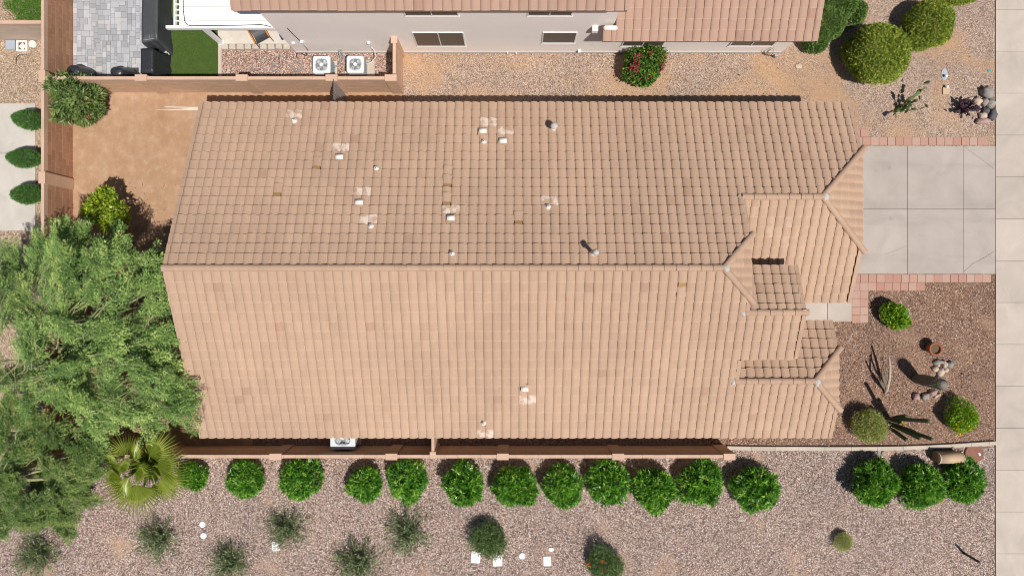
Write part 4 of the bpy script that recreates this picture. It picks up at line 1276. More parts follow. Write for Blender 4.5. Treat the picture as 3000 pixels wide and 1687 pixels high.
ole = [whorl_mesh('foliage', .74 + .05 * math.sin(s * 2.1), .74 + .05 * math.cos(s * 3.3), 1.2, 400 + 30 * (s % 3), 9, .20, .045, M['leaf_oleander'], 40 + s, .15 + .04 * (s % 3)) for s in range(6)]
ole_st = stem_mesh(14, .12, .5, 1.0, .014, 3)
row = [(486, 1197, .60, 'smallest dark green shrub beside the fan palm'),
       (617, 1205, .80, 'round bright green shrub, second from the palm along the long wall'),
       (754, 1205, .85, 'round bright green shrub below the leftmost visible wall pillar'),
       (920, 1217, .78, 'bright green shrub left of the pair near the second pillar'),
       (1025, 1207, .83, 'bright green shrub right beside the second wall pillar'),
       (1169, 1217, .95, 'large bright green shrub just right of the stub wall pillar'),
       (1297, 1222, .88, 'bright green shrub right of the pillar in the middle of the long wall'),
       (1416, 1223, .92, 'bright green shrub between the third and fourth of the right hand wall pillars'),
       (1530, 1210, .90, 'bright green shrub directly below the wide pillar near the right of the wall'),
       (1644, 1230, .98, 'largest bright green shrub, touching its left neighbour below the long wall'),
       (1764, 1213, .90, 'loose bright green shrub last but one before the end of the wall'),
       (1902, 1228, 1.0, 'bright green shrub just past the right end of the long wall'),
       (2200, 1215, .90, 'leftmost of three green shrubs below the front yard edging'),
       (2317, 1222, .96, 'middle of three green shrubs below the front yard edging'),
       (2426, 1213, .88, 'rightmost of three green shrubs, in front of the tan cabinet')]
for i, (x, y, r, lab) in enumerate(row):
    r *= .99
    p = atD(x, y, .62 * r)
    plant('round_shrub', p, lab, 'shrub', ole[(i * 5 + 2) % 6], ole_st, 'green shrubs along the lower gravel strip', rz=random.uniform(0, 6.28), sc=(r * random.uniform(.96, 1.05), r * random.uniform(.96, 1.05), r * random.uniform(.9, 1.05)))

# --- clipped round shrubs by the pavement (upper right)
def ball(px, py, rx, ry, h, n, lab, seed, mat='leaf_top', lump=.13, L=.085, W=.04, name='clipped_shrub', group='clipped shrubs by the pavement', rz=0.0):
    p = at(px, py, h * .5)
    me = shrub_mesh('foliage', rx, ry, h, n, L, W, M[mat], seed, lump, .20, .8, .35, .9, -.55, 18, .035)
    return plant(name, p, lab, 'shrub', me, stem_mesh(10, .1, rx * .6, h * .7, .02, seed), group, rz=rz)
ball(2570, 156, 1.06, 1.10, 1.75, 26000, 'largest clipped round shrub, yellow green, in the upper right yard', 61)
ball(2722, 70, .86, .84, 1.45, 18000, 'clipped round shrub standing nearer the pavement, behind the largest one', 62)
ball(2812, -32, .95, .55, 1.2, 18000, 'clipped shrub cut off by the top edge of the picture', 63)
# long hedge of three joined lobes at the house corner
p0 = at(2430, 70, .6)
hq = []
for (px, py, rx, ry, h, n, sd) in ((2455, 22, .62, .55, 1.5, 15000, 71), (2425, 70, .62, .60, 1.45, 15000, 72), (2392, 112, .50, .42, 1.1, 11000, 73), (2500, 40, .42, .40, 1.1, 9000, 74), (2440, -20, .6, .5, 1.4, 9000, 75)):
    q = at(px, py, h * .5)
    d = sphere_dirs(n, -.5); k = .85 + lumps(d, sd, 20, amp=.26, p=14)
    r_ = k * (1 - .2 * rng.random(n) ** 1.5)
    pts = d * r_[:, None] * np.array([rx, ry, h * .54]) + np.array([q.x - p0.x, q.y - p0.y, h * .46])
    ld = unit(d * .8 + np.array([0, 0, .3]) + .8 * rng.standard_normal((n, 3)))
    hq.append((pts, ld))
pts = np.concatenate([a for a, b in hq]); ld = np.concatenate([b for a, b in hq])
plant('hedge_bush', p0, 'lumpy dark green bush pressed against the neighbour house corner', 'bush', leaves('foliage', pts, ld, .085, .042, M['leaf_hedge']), stem_mesh(12, .3, .9, .9, .02, 5))

# --- bougainvillea by the neighbour wall
bp = at(1885, 197, .8)
me = shrub_mesh('foliage', .76, .70, 1.45, 6500, .10, .062, M['leaf_boug'], 81, .35, .5, .7, .4, .8, -.4, 9, .07)
fl = []
for (dx, dy, z, s, n) in ((-.38, -.05, 1.0, .12, 70), (-.33, -.25, .8, .10, 40), (.55, .12, .9, .12, 60), (.52, -.12, .7, .1, 40), (-.25, .2, 1.1, .07, 20), (.1, .25, 1.2, .08, 22), (0, -.35, .8, .12, 20)):
    fl.append(np.array([dx * 1.1, dy * 1.1, z + .32]) + rng.standard_normal((n, 3)) * s)
fl = np.concatenate(fl)
plant('bougainvillea', bp, 'rounded green bougainvillea with crimson flowers by the neighbour wall', 'shrub', me, stem_mesh(16, .1, .65, 1.3, .014, 6), extra=(('flowers', leaves('flowers', fl, unit(rng.standard_normal((len(fl), 3)) + [0, 0, 1]), .075, .06, M['fl_red'])),
      ('new_growth', leaves('new_growth', np.array([-.12, .35, 1.2]) + rng.standard_normal((22, 3)) * [.05, .12, .06], unit(rng.standard_normal((22, 3)) + [0, 0, 1]), .08, .05, M['leaf_citrus']))))

# --- oleander in the upper left corner of the dirt yard
op = at(230, 303, .95)
d = sphere_dirs(15000, -.4)
me = whorl_mesh('foliage', .74, .66, 1.75, 560, 10, .24, .042, M['leaf_dark'], 91, .42, 2500)
fl = np.concatenate([np.array(c) + rng.standard_normal((n, 3)) * .05 for c, n in (((.08, .40, 1.72), 30), ((.22, .34, 1.72), 30), ((.62, -.02, 1.5), 24), ((-.02, -.62, 1.25), 14), ((.46, -.55, 1.2), 16))])
plant('oleander', op, 'large oleander with pink flowers in the corner of the walls', 'shrub', me, stem_mesh(18, .15, .7, 1.5, .016, 8), extra=(('flowers', leaves('flowers', fl, unit(rng.standard_normal((len(fl), 3)) + [0, 0, 1]), .085, .07, M['fl_pink'])),))

# --- citrus in front of the feathery tree
cp = at(312, 612, 1.2)
n = 3300
lob = [((0, .1, 1.5), .46), ((-.42, -.1, 1.25), .36), ((.38, -.12, 1.3), .40), ((.12, .38, 1.45), .34), ((0, -.42, 1.0), .42), ((.3, -.4, .95), .34)]
P, D = [], []
for c, r in lob:
    dd = sphere_dirs(n // 6, -.6); P.append(np.array(c) + dd * r * (1 - .4 * rng.random((n // 6, 1)))); D.append(unit(dd + .8 * rng.standard_normal((n // 6, 3)) + [0, 0, .2]))
tr = MB(); tr.tube([(0, 0, 0), (.03, 0, .5), (0, .05, 1.1)], [.06, .05, .03], 7)
for c, r in lob: tr.tube([(.03, 0, .55), (c[0] * .6, c[1] * .6, c[2] * .75), c], [.03, .02, .008], 5)
plant('citrus_tree', cp, 'small yellow green citrus tree beside the feathery tree', 'tree', leaves('foliage', np.concatenate(P), np.concatenate(D), .15, .065, M['leaf_citrus']), tr.mesh('trunk', M['bark']))

# --- three dark shrubs on the far side of the left wall
for i, (px, py, rx, ry, lab) in enumerate(((86, 352, .50, .33, 'topmost of three dark green shrubs behind the brown wall'), (76, 465, .56, .33, 'middle of three dark green shrubs behind the brown wall'), (82, 571, .50, .34, 'lowest of three dark green shrubs behind the brown wall'))):
    p = at(px, py, .45)
    me = shrub_mesh('foliage', rx, ry, 1.0, 8500, .10, .020, M['leaf_box'], 100 + i, .12, .3, .8, .6, .5, -.25, 12, .05)
    plant('low_shrub', p, lab, 'shrub', me, stem_mesh(8, .06, .3, .7, .014, i), 'dark shrubs on the concrete slab')

# --- wispy desert shrubs in the gravel strip
def wisp_mesh(r, h, ns, per, mat, seed, leafL=.055, leafW=.014, top=.9):
    g = np.random.default_rng(seed)
    P, D, S = [], [], MB()
    for k in range(ns):
        a = g.uniform(0, 2 * PI); el = g.uniform(.15, 1.35); ln = r * g.uniform(.75, 1.15)
        d0 = np.array([math.cos(a) * math.cos(el), math.sin(a) * math.cos(el), math.sin(el)])
        end = d0 * np.array([ln, ln, h]) * (1 if el < .9 else top)
        bend = np.array([0, 0, -.10 * ln * math.cos(el)])
        t = np.linspace(.12, 1, per) + g.uniform(-.02, .02, per)
        pts = end[None] * t[:, None] + bend[None] * (t ** 2)[:, None] + g.standard_normal((per, 3)) * .022
        P.append(pts); D.append(unit(d0[None] + .75 * g.standard_normal((per, 3)) + [0, 0, .15]))
        if k % 2 == 0:
            S.tube([(0, 0, 0), tuple(end * .5 + bend * .25), tuple(end + bend)], [.007, .005, .002], 3, cap=False)
    P = np.concatenate(P); P[:, 2] = np.maximum(P[:, 2], .015)
    return leaves('foliage', P, np.concatenate(D), leafL, leafW, mat), S.mesh('stem', M['bark'])
wm = [wisp_mesh(.80, .85, 130, 16, M['leaf_wispy'], 200 + s, .14, .022) for s in range(3)]
fm = (shrub_mesh('foliage', .60, .58, .8, 6500, .10, .020, M['leaf_feather'], 210, .30, .6, .6, .5, .9, -.3, 9, .10), stem_mesh(12, .06, .4, .6, .01, 31))
fm2 = (shrub_mesh('foliage', .62, .60, .8, 6500, .10, .020, M['leaf_feather'], 211, .30, .6, .6, .5, .9, -.3, 9, .10), stem_mesh(12, .06, .4, .6, .01, 32))
wisps = [(395, 1360, .86, 0, 'wispy grey green shrub in the gravel below the fan palm'), (720, 1335, .84, 1, 'wispy shrub with a white valve lid at its lower left'),
         (578, 1418, .86, 2, 'wispy shrub at the bottom edge, right of the two round white lids'), (900, 1420, 1.0, 0, 'widest wispy shrub at the bottom edge of the gravel'),
         (1027, 1340, .92, 1, 'dense wispy shrub above the widest one at the bottom edge'), (90, 1395, .95, 2, 'wispy shrub in the bottom left corner below the spreading tree')]
for x, y, s, v, lab in wisps:
    s *= 1.28; p = atD(x, y, .3); plant('wispy_shrub', p, lab, 'shrub', wm[v][0], wm[v][1], 'wispy shrubs in the lower gravel', rz=random.uniform(0, 6.28), sc=s)
plant('feathery_shrub', atD(1230, 1353, .3), 'soft dark green shrub above the two square white lids', 'shrub', fm[0], fm[1], sc=1.1)
fo = np.concatenate([np.array(c) + rng.standard_normal((n, 3)) * .035 for c, n in (((-.60, .12, .6), 26), ((-.18, .30, .85), 22), ((-.15, .05, .92), 12))])
plant('feathery_shrub', atD(1522, 1418, .3), 'soft dark green shrub with orange flowers at the bottom edge', 'shrub', fm2[0], fm2[1], sc=1.1, extra=(('flowers', leaves('flowers', fo, unit(rng.standard_normal((len(fo), 3)) + [0, 0, 1]), .05, .035, M['fl_orange'])),))
sm = (shrub_mesh('foliage', .34, .34, .5, 3800, .05, .014, M['leaf_olive'], 230, .2, .5, .9, .4, .6, -.3, 8, .06), stem_mesh(8, .03, .25, .4, .006, 33))
plant('small_shrub', atD(2118, 1358, .1), 'smallest olive shrub alone in the lower right gravel', 'shrub', sm[0], sm[1])

# --- front yard shrubs
wp = at(2625, 925, .45)
me = shrub_mesh('foliage', .50, .48, .95, 3200, .10, .055, M['leaf_bright'], 301, .28, .55, .6, .6, .7, -.3, 9)
fl = np.concatenate([np.array(c) + rng.standard_normal((7, 3)) * .02 for c in ((.32, .2, .7), (.36, .1, .72), (.2, .02, .85), (.22, -.02, .86), (.4, -.2, .55), (.38, -.25, .55), (.05, -.4, .4), (.3, .25, .6), (.12, .1, .9))])
plant('flowering_bush', wp, 'small bright green bush with white blossoms beside the paver path', 'bush', me, stem_mesh(9, .05, .35, .7, .012, 9), extra=(('flowers', leaves('flowers', fl, unit(rng.standard_normal((len(fl), 3)) + [0, 0, 1]), .045, .04, M['fl_white'])),))
yp = at(2815, 1228, .45)
me = shrub_mesh('foliage', .56, .62, .95, 5200, .075, .04, M['leaf_bright'], 302, .4, .5, .6, .6, .7, -.3, 6)
fl = np.concatenate([np.array(c) + rng.standard_normal((9, 3)) * .03 for c in ((-.3, -.25, .7), (-.22, -.32, .6), (.02, -.22, .9), (.35, -.15, .7), (.4, -.22, .6), (-.05, -.48, .5), (.05, -.55, .4), (-.36, -.1, .7), (.15, .3, .85), (.3, -.35, .5), (-.2, 0, .9), (.0, -.62, .3))])
plant('flowering_bush', yp, 'bright green bush with yellow flowers near the pavement', 'bush', me, stem_mesh(9, .05, .4, .7, .012, 10), extra=(('flowers', leaves('flowers', fl, unit(rng.standard_normal((len(fl), 3)) + [0, 0, 1]), .055, .05, M['fl_yellow'])),))
vp = at(2547, 1245, .5)
me = shrub_mesh('foliage', .66, .66, 1.05, 8500, .07, .024, M['leaf_olive'], 303, .3, .5, .7, .7, .7, -.4, 8, .07)
ov = plant('olive_shrub', vp, 'pale olive shrub at the lower right corner of the house', 'shrub', me, stem_mesh(24, .06, .62, 1.0, .008, 11, M['deadwood']), extra=(('flowers', leaves('flowers', np.array([-.62, -.2, .45]) + rng.standard_normal((10, 3)) * .02, unit(rng.standard_normal((10, 3)) + [0, 0, 1]), .03, .03, M['fl_purple'])),))

# --- the two feathery trees at the left
def feathery_tree(name, base, label, lobes, mat, nspray, seed, spray_len=(.34, .68), per=32, trunks=3):
    g = np.random.default_rng(seed)
    root = empty(name, (base.x, base.y, 0), label=label, cat='tree')
    B = np.array([base.x, base.y, 0])
    tw = MB(); tr = MB()
    P, D, Rn = [], [], []
    tot = sum(r * r for _, r, _ in lobes)
    cen = np.array([base.x, base.y, 1.6])
    sub = []
    for ((lx, ly, lz), r, hs) in lobes:
        sub.append(((lx, ly, lz - .7), r * .42, hs))
        for q in range(int(4 + 4 * r)):
            dd = unit(g.standard_normal((1, 3)))[0]; dd[2] = g.uniform(-.9, .9)
            sub.append(((lx + dd[0] * r * .66, ly + dd[1] * r * .66, lz + dd[2] * r * hs), .24 + r * g.uniform(.08, .18), .3))
    tot = sum(r * r for _, r, _ in sub)
    for jj, ((lx, ly, lz), r, hs) in enumerate(sub):
        k = int(nspray * r * r / tot)
        c = np.array([lx, ly, lz])
        # limb from the trunk to the lobe
        mid = (cen + c) / 2 + np.array([0, 0, .35]) + g.uniform(-.2, .2, 3)
        if jj % 8 in (0, 3): tr.tube([tuple(cen - B), tuple(mid - B), tuple(c - B + [0, 0, r * .1])], [.085, .06, .02], 6)
        shade = g.uniform(-.2, .14)
        dv0 = c - cen; dv0[2] *= .3; dv0 /= np.linalg.norm(dv0) + 1e-6
        dv0 = dv0 + .38 * g.standard_normal(3) + np.array([.12, .10, .0]); dv0[2] = g.uniform(-.12, .22); dv0 /= np.linalg.norm(dv0)
        for i in range(k):
            d = unit(g.standard_normal((1, 3)))[0]
            if d[2] < -.25: d[2] *= -.6
            rr = g.uniform(.35, 1.0) ** .5
            if hs < .35:          # a flat leafy plate, longer than wide, along its branch
                s0 = c + dv0 * r * 1.5 * g.uniform(-.9, .8) + np.cross(dv0, [0, 0, 1]) * r * .55 * g.uniform(-1, 1) + np.array([0, 0, r * .16 * g.standard_normal()])
            else: s0 = c + d * np.array([r, r, r * hs]) * rr * .8
            out = s0 - cen; out[2] *= .35
            out = out / (np.linalg.norm(out) + 1e-6)
            dirv = dv0 + d * .35 + np.array([0, 0, .15]) + .22 * g.standard_normal(3)
            dirv /= np.linalg.norm(dirv)
            ln = g.uniform(*spray_len)
            t = np.linspace(.05, 1, per)
            path = s0[None] + dirv[None] * (ln * t)[:, None] + np.array([0, 0, -.22 * ln])[None] * (t ** 2)[:, None]
            side = np.cross(dirv, [0, 0, 1]); side /= np.linalg.norm(side) + 1e-6
            sg = np.where(np.arange(per) % 2 == 0, 1, -1)
            wdt = (1 - .8 * t) * ln * .14 + .006
            pts = path + side[None] * (sg * wdt * g.uniform(.1, 1, per))[:, None] + g.standard_normal((per, 3)) * .016
            P.append(pts)
            D.append(unit(dirv[None] * .7 + side[None] * (sg * .8)[:, None] + .35 * g.standard_normal((per, 3))))
            Rn.append(np.clip(shade + g.uniform(0, .7) + .22 * t + g.uniform(0, .12, per), 0, 1))
            if i % 6 == 0:
                back = s0 - dirv * ln * g.uniform(.6, 1.6) + g.standard_normal(3) * .08
                tw.tube([tuple(back - B), tuple((back + s0) / 2 + g.standard_normal(3) * .05 - B), tuple(s0 - B), tuple(path[-1] - B)], [.014, .012, .008, .003], 3, cap=False)
    for k in range(trunks):
        a = 2 * PI * k / trunks + seed
        tr.tube([(.12 * math.cos(a), .12 * math.sin(a), -.05), (.2 * math.cos(a), .2 * math.sin(a), .7), (0, 0, 1.6)], [.13, .11, .09], 8)
    P = np.concatenate(P) - B; D = np.concatenate(D); Rn = np.concatenate(Rn)
    me = leaves('crown', P, D, .092, .028, mat, rnd=Rn, flat=1.3)
    link('crown', me, root, root.location)
    o = tw.build('twigs', M['bark_pv'], root, local=True)
    tr.build('trunk', M['bark_pv'], root, local=True)
    return root
def lobe(dx, dy, z, r, hs=.6):
    p = atD(dx, dy, z); return ((p.x, p.y, z), r, hs)
T1 = [lobe(215, 720, 3.6, 1.35), lobe(120, 720, 3.2, 1.15), lobe(330, 690, 3.5, .9), lobe(280, 640, 3.1, .55), lobe(170, 620, 3.0, .55), lobe(390, 740, 3.6, .75), lobe(90, 650, 2.8, .5),
      lobe(150, 850, 4.0, 1.5), lobe(300, 830, 4.2, 1.25), lobe(370, 860, 3.8, .7), lobe(30, 800, 3.4, 1.2), lobe(320, 960, 4.1, 1.25), lobe(410, 985, 3.7, .8), lobe(200, 970, 4.0, 1.25),
      lobe(60, 930, 3.2, 1.1), lobe(440, 1030, 3.4, .6), lobe(320, 1035, 3.6, .8), lobe(395, 930, 3.6, .55), lobe(230, 1040, 3.4, .75), lobe(390, 670, 3.0, .45), lobe(20, 690, 2.9, .6)]
feathery_tree('feathery_tree', atD(235, 880, 0), 'large feathery green tree overhanging the left end of the house', T1, M['leaf_mesquite'], 4400, 11)
T2 = [lobe(60, 1230, 2.6, 1.05), lobe(160, 1200, 2.7, .95), lobe(40, 1130, 2.7, .9), lobe(195, 1150, 2.6, .6), lobe(175, 1250, 2.3, .6), lobe(100, 1290, 2.1, .62), lobe(10, 1280, 2.2, .7), lobe(140, 1310, 1.8, .38), lobe(30, 1060, 2.6, .7), lobe(215, 1100, 2.3, .45), lobe(120, 1100, 2.4, .6)]
feathery_tree('feathery_tree', atD(90, 1160, 0), 'lower darker tree spreading over the wall corner at bottom left', T2, M['leaf_mesquite2'], 2500, 23, (.3, .55))

# --- fan palm
def fan_mesh(seed, span=1.3, r=1.05, n=20):
    g = random.Random(seed); mb = MB()
    for k in range(n):
        a0 = -span + 2 * span * k / n; a1 = -span + 2 * span * (k + 1) / n; am = (a0 + a1) / 2
        fall = 1 - .25 * (abs(am) / span) ** 2
        rr = r * fall * g.uniform(.92, 1.06); rb = r * .42 * fall
        z = lambda q: -.12 * (q / r) ** 2 * r + .05 * q
        mb.rv = g.random() * .35
        P = lambda a, q, dz=0: (q * math.cos(a), q * math.sin(a), z(q) + dz)
        i0, i1, im = mb.vert(P(a0, .03)), mb.vert(P(a1, .03)), mb.vert(P(am, .03, .004))
        b0, b1, bm = mb.vert(P(a0, rb, -.018)), mb.vert(P(a1, rb, -.018)), mb.vert(P(am, rb, .03))
        mb.face((i0, b0, bm, im)); mb.rv = min(1, mb.rv + .5); mb.face((im, bm, b1, i1))
        tip = mb.vert(P(am + g.uniform(-.03, .03), rr, -.05 * g.random()))
        mb.face((b0, tip, bm)); mb.face((bm, tip, b1))
    # petiole towards -x
    mb.rv = .9
    return mb
fmesh = [fan_mesh(s).mesh('blade', M['palm']) for s in range(3)]
palm_p = atD(378, 1178, 0.0)
palm_p = atD(348, 1180, 2.2); palm_p.z = 0
palm = empty('fan_palm', palm_p, label='yellow green fan palm in front of the lower wall', cat='palm')
mb = MB(); mb.lathe([(.16, 0), (.17, .15), (.13, .5), (.14, .9), (.10, 1.15), (.05, 1.3)], 12, palm_p, mod=lambda k, a, z: 1 + .12 * ((k + int(z * 20)) % 2)); mb.build('trunk', M['bark'], palm)
fr = []      # fronds around the crown: azimuth, reach of the leaf stalk, height, tilt, size
for az, reach, z, tilt, s in ((45, .55, 2.4, 8, .84), (122, .50, 2.3, 10, .68), (168, .52, 2.2, 14, .72), (212, .55, 2.1, 12, .98), (262, .42, 2.2, 10, 1.12), (302, .55, 1.8, 22, .8), (330, .58, 2.0, 16, .9),
                              (8, .52, 2.2, 12, .82), (88, .32, 2.5, 4, .58), (240, .16, 2.6, 4, .6), (350, .10, 2.65, 2, .5), (140, .12, 2.7, 0, .45), (190, .75, 1.7, 26, .7)):
    fr.append((az, reach, z, tilt, s))
for i, (az, reach, z, tilt, s) in enumerate(fr):
    h = Vector((palm_p.x + reach * math.cos(R(az)) * 1.25, palm_p.y + reach * math.sin(R(az)) * 1.25, z)); s *= 1.2
    f = empty('frond', h, palm)
    crown = Vector((palm_p.x, palm_p.y, 1.2))
    rot = Matrix.Rotation(R(az), 3, 'Z') @ Matrix.Rotation(R(tilt), 3, 'Y') @ Matrix.Rotation(R(random.uniform(-38, 38)), 3, 'X')
    link('blade', fmesh[i % 3], f, h, rot, s)
    mb = MB(); mid = (crown + h) / 2 + Vector((0, 0, .18)); mb.rv = .8
    mb.tube([crown, mid, h], [.022, .016, .010], 5); mb.build('petiole', M['palm'], f)
n = 240; aa = rng.uniform(0, 2 * PI, n); ee = rng.uniform(-.1, 1.3, n)
dd = np.column_stack([np.cos(aa) * np.cos(ee), np.sin(aa) * np.cos(ee), np.sin(ee)])
link('leaf_bases', leaves('leaf_bases', np.array([palm_p.x, palm_p.y, 1.35]) + dd * .06, dd, .78, .10, M['palm'], rnd=rng.uniform(0, .55, n)), palm, (0, 0, 0))
for i in range(5):
    a = i * 1.3 + .4; mb = MB(); c0 = Vector((palm_p.x, palm_p.y, .9))
    mb.tube([c0, c0 + Vector((math.cos(a) * .4, math.sin(a) * .4, .0)), c0 + Vector((math.cos(a) * .7, math.sin(a) * .7, -.5))], [.016, .012, .005], 4); mb.build('dry_stalk', M['deadwood'], palm)

# ------------------------------------------------------------------ cacti
def pad_mesh(mat, n=10, sides=2):
    mb = MB(); m = 5
    prof = [(.001, 0)] + [(math.sin(PI * (k / m) ** .8), k / m) for k in range(1, m)] + [(.001, 1.0)]
    rings = []
    for r_, z in prof:
        rings.append([mb.vert((.5 * max(r_, .3) * math.cos(2 * PI * k / n), .10 * max(r_, .3) * math.sin(2 * PI * k / n), z)) for k in range(n)])
    for a, b in zip(rings, rings[1:]):
        for k in range(n): mb.face((a[k], a[(k + 1) % n], b[(k + 1) % n], b[k]), True)
    mb.face(list(reversed(rings[0]))); mb.face(rings[-1])
    return mb.mesh('pad', mat)
def opuntia(name, base, label, mat, arms, seed, pad_len=.26, pad_w=.2):
    g = random.Random(seed); me = pad_mesh(mat)
    root = empty(name, (base.x, base.y, 0), label=label, cat='cactus')
    def pad(p, d, L, w):
        d = Vector(d).normalized(); s = d.cross(Vector((g.uniform(-1, 1), g.uniform(-1, 1), g.uniform(-.2, 1)))).normalized(); n = s.cross(d).normalized()
        rot = Matrix((s, n, d)).transposed()
        link('pad', me, root, p, rot, (w, w, L)); return p + d * L * .86
    for (az, el, nseg, L) in arms:
        p = Vector((base.x + g.uniform(-.06, .06), base.y + g.uniform(-.06, .06), -.01)); a, e = R(az), R(el)
        for k in range(nseg):
            d = Vector((math.cos(a) * math.cos(e), math.sin(a) * math.cos(e), math.sin(e)))
            p2 = pad(p, d, L * g.uniform(.85, 1.1), pad_w * g.uniform(.8, 1.1) * (1 - .06 * k))
            if g.random() < .75 and k > 0:
                d2 = (d + Vector((g.uniform(-1, 1), g.uniform(-1, 1), g.uniform(0, .8)))).normalized()
                pad(p2 - d * L * .25, d2, L * g.uniform(.5, .75), pad_w * .75)
            p = p2; a += g.uniform(-.35, .35); e = min(1.4, e + g.uniform(-.1, .28))
    return root
opuntia('prickly_pear', at(2628, 324), 'green prickly pear with long thin arms in the upper right yard', M['pad'],
        [(40, 38, 6, .30), (20, 50, 5, .28), (345, 42, 5, .28), (60, 62, 5, .27), (225, 45, 4, .25), (0, 72, 4, .25)], 5, .30, .20)
opuntia('prickly_pear', at(2812, 322), 'purple prickly pear spreading beside the boulders', M['purple'],
        [(k * 40 + 15, 34 + (k * 17) % 35, 4, .22) for k in range(9)] + [(k * 72 + 30, 65, 4, .21) for k in range(5)] + [(330, 55, 5, .21), (350, 38, 5, .21), (20, 46, 5, .21)], 8, .22, .23)

def ribbed(mb, pts, rad, ribs, depth=.22, n_per=2):
    """column following pts with a star-shaped cross-section and rounded tip"""
    n = ribs * n_per
    P = [Vector(p) for p in pts]
    tot = sum((b - a).length for a, b in zip(P, P[1:]))
    sect = []
    for i in range(len(P) - 1):
        for t in (0, .5): sect.append(P[i].lerp(P[i + 1], t))
    tipd = (P[-1] - P[-2]).normalized()
    rr = [rad * (.8 + .2 * min(1, i / 2)) for i in range(len(sect))]
    for s, f in ((0, 1.0), (.45, .92), (.8, .66), (.97, .3), (1.0, .04)):
        sect.append(P[-1] + tipd * rad * (s - .9)); rr.append(rad * f)
    rings = []; prev = None
    for i, p in enumerate(sect):
        d = (sect[min(i + 1, len(sect) - 1)] - sect[max(0, i - 1)]).normalized()
        u = (prev - d * prev.dot(d)).normalized() if prev else d.orthogonal().normalized()
        prev = u; w_ = d.cross(u)
        rings.append([mb.vert(p + (u * math.cos(2 * PI * k / n) + w_ * math.sin(2 * PI * k / n)) * rr[i] * (1 if k % n_per == 0 else 1 - depth)) for k in range(n)])
    for a, b in zip(rings, rings[1:]):
        for k in range(n):
            mb.face((a[k], a[(k + 1) % n], b[(k + 1) % n], b[k]))
    mb.face(rings[-1])
sg = at(2682, 1108)
sag = empty('saguaro', sg, label='stout grey ribbed column cactus among the front yard stones', cat='cactus')
mb = MB(); ribbed(mb, [(sg.x, sg.y, -.02), (sg.x + .01, sg.y, .5), (sg.x + .015, sg.y - .01, 1.1), (sg.x + .02, sg.y - .01, 1.72)], .205, 20, .16); mb.build('stem', M['saguaro'], sag)
sp = []
for k in range(20):
    a = 2 * PI * k / 20
    for z in np.arange(.9, 1.72, .07):
        rr = .205 * (1 if z < 1.6 else .9); sp.append((sg.x + rr * math.cos(a), sg.y + rr * math.sin(a), z))
sp = np.array(sp); sd = unit(np.column_stack([sp[:, 0] - sg.x, sp[:, 1] - sg.y, np.full(len(sp), .1)]) + .2 * rng.standard_normal((len(sp), 3)))
link('spines', leaves('spines', np.repeat(sp, 2, 0), unit(np.repeat(sd, 2, 0) + .5 * rng.standard_normal((len(sp) * 2, 3))), .05, .012, M['spine']), sag, (0, 0, 0))
cb = at(2598, 1228)
cer = empty('column_cactus', cb, label='clump of tall dark column cacti beside the olive shrub', cat='cactus')
for i, (dx, dy, px, py, z, r_) in enumerate(((0, .02, 2722, 1233, 2.6, .07), (.04, -.12, 2681, 1266, 1.55, .07), (.06, -.16, 2697, 1284, 2.1, .07), (.08, -.17, 2732, 1286, 2.45, .065), (.02, -.26, 2657, 1289, 1.25, .07), (-.05, .05, 2640, 1236, .9, .08), (.1, .0, 2655, 1218, 1.2, .075))):
    t = at(px, py, z); b = Vector((cb.x + dx, cb.y + dy, -.02))
    m1 = b.lerp(t, .45) + Vector((-.03, .02, .05)); mb = MB(); ribbed(mb, [b, m1, t.lerp(m1, .35), t], r_, 7, .25); mb.build('stem', M['cactus_d'], cer)
mb = MB()
g = random.Random(3)
q = np.array([[cb.x + .12, cb.y + .03, .75]]) + rng.standard_normal((30, 3)) * [.07, .05, .05]
link('flowers', leaves('flowers', q, unit(rng.standard_normal((30, 3)) + [0, 0, 1]), .07, .05, M['fl_yellow']), cer, (0, 0, 0))
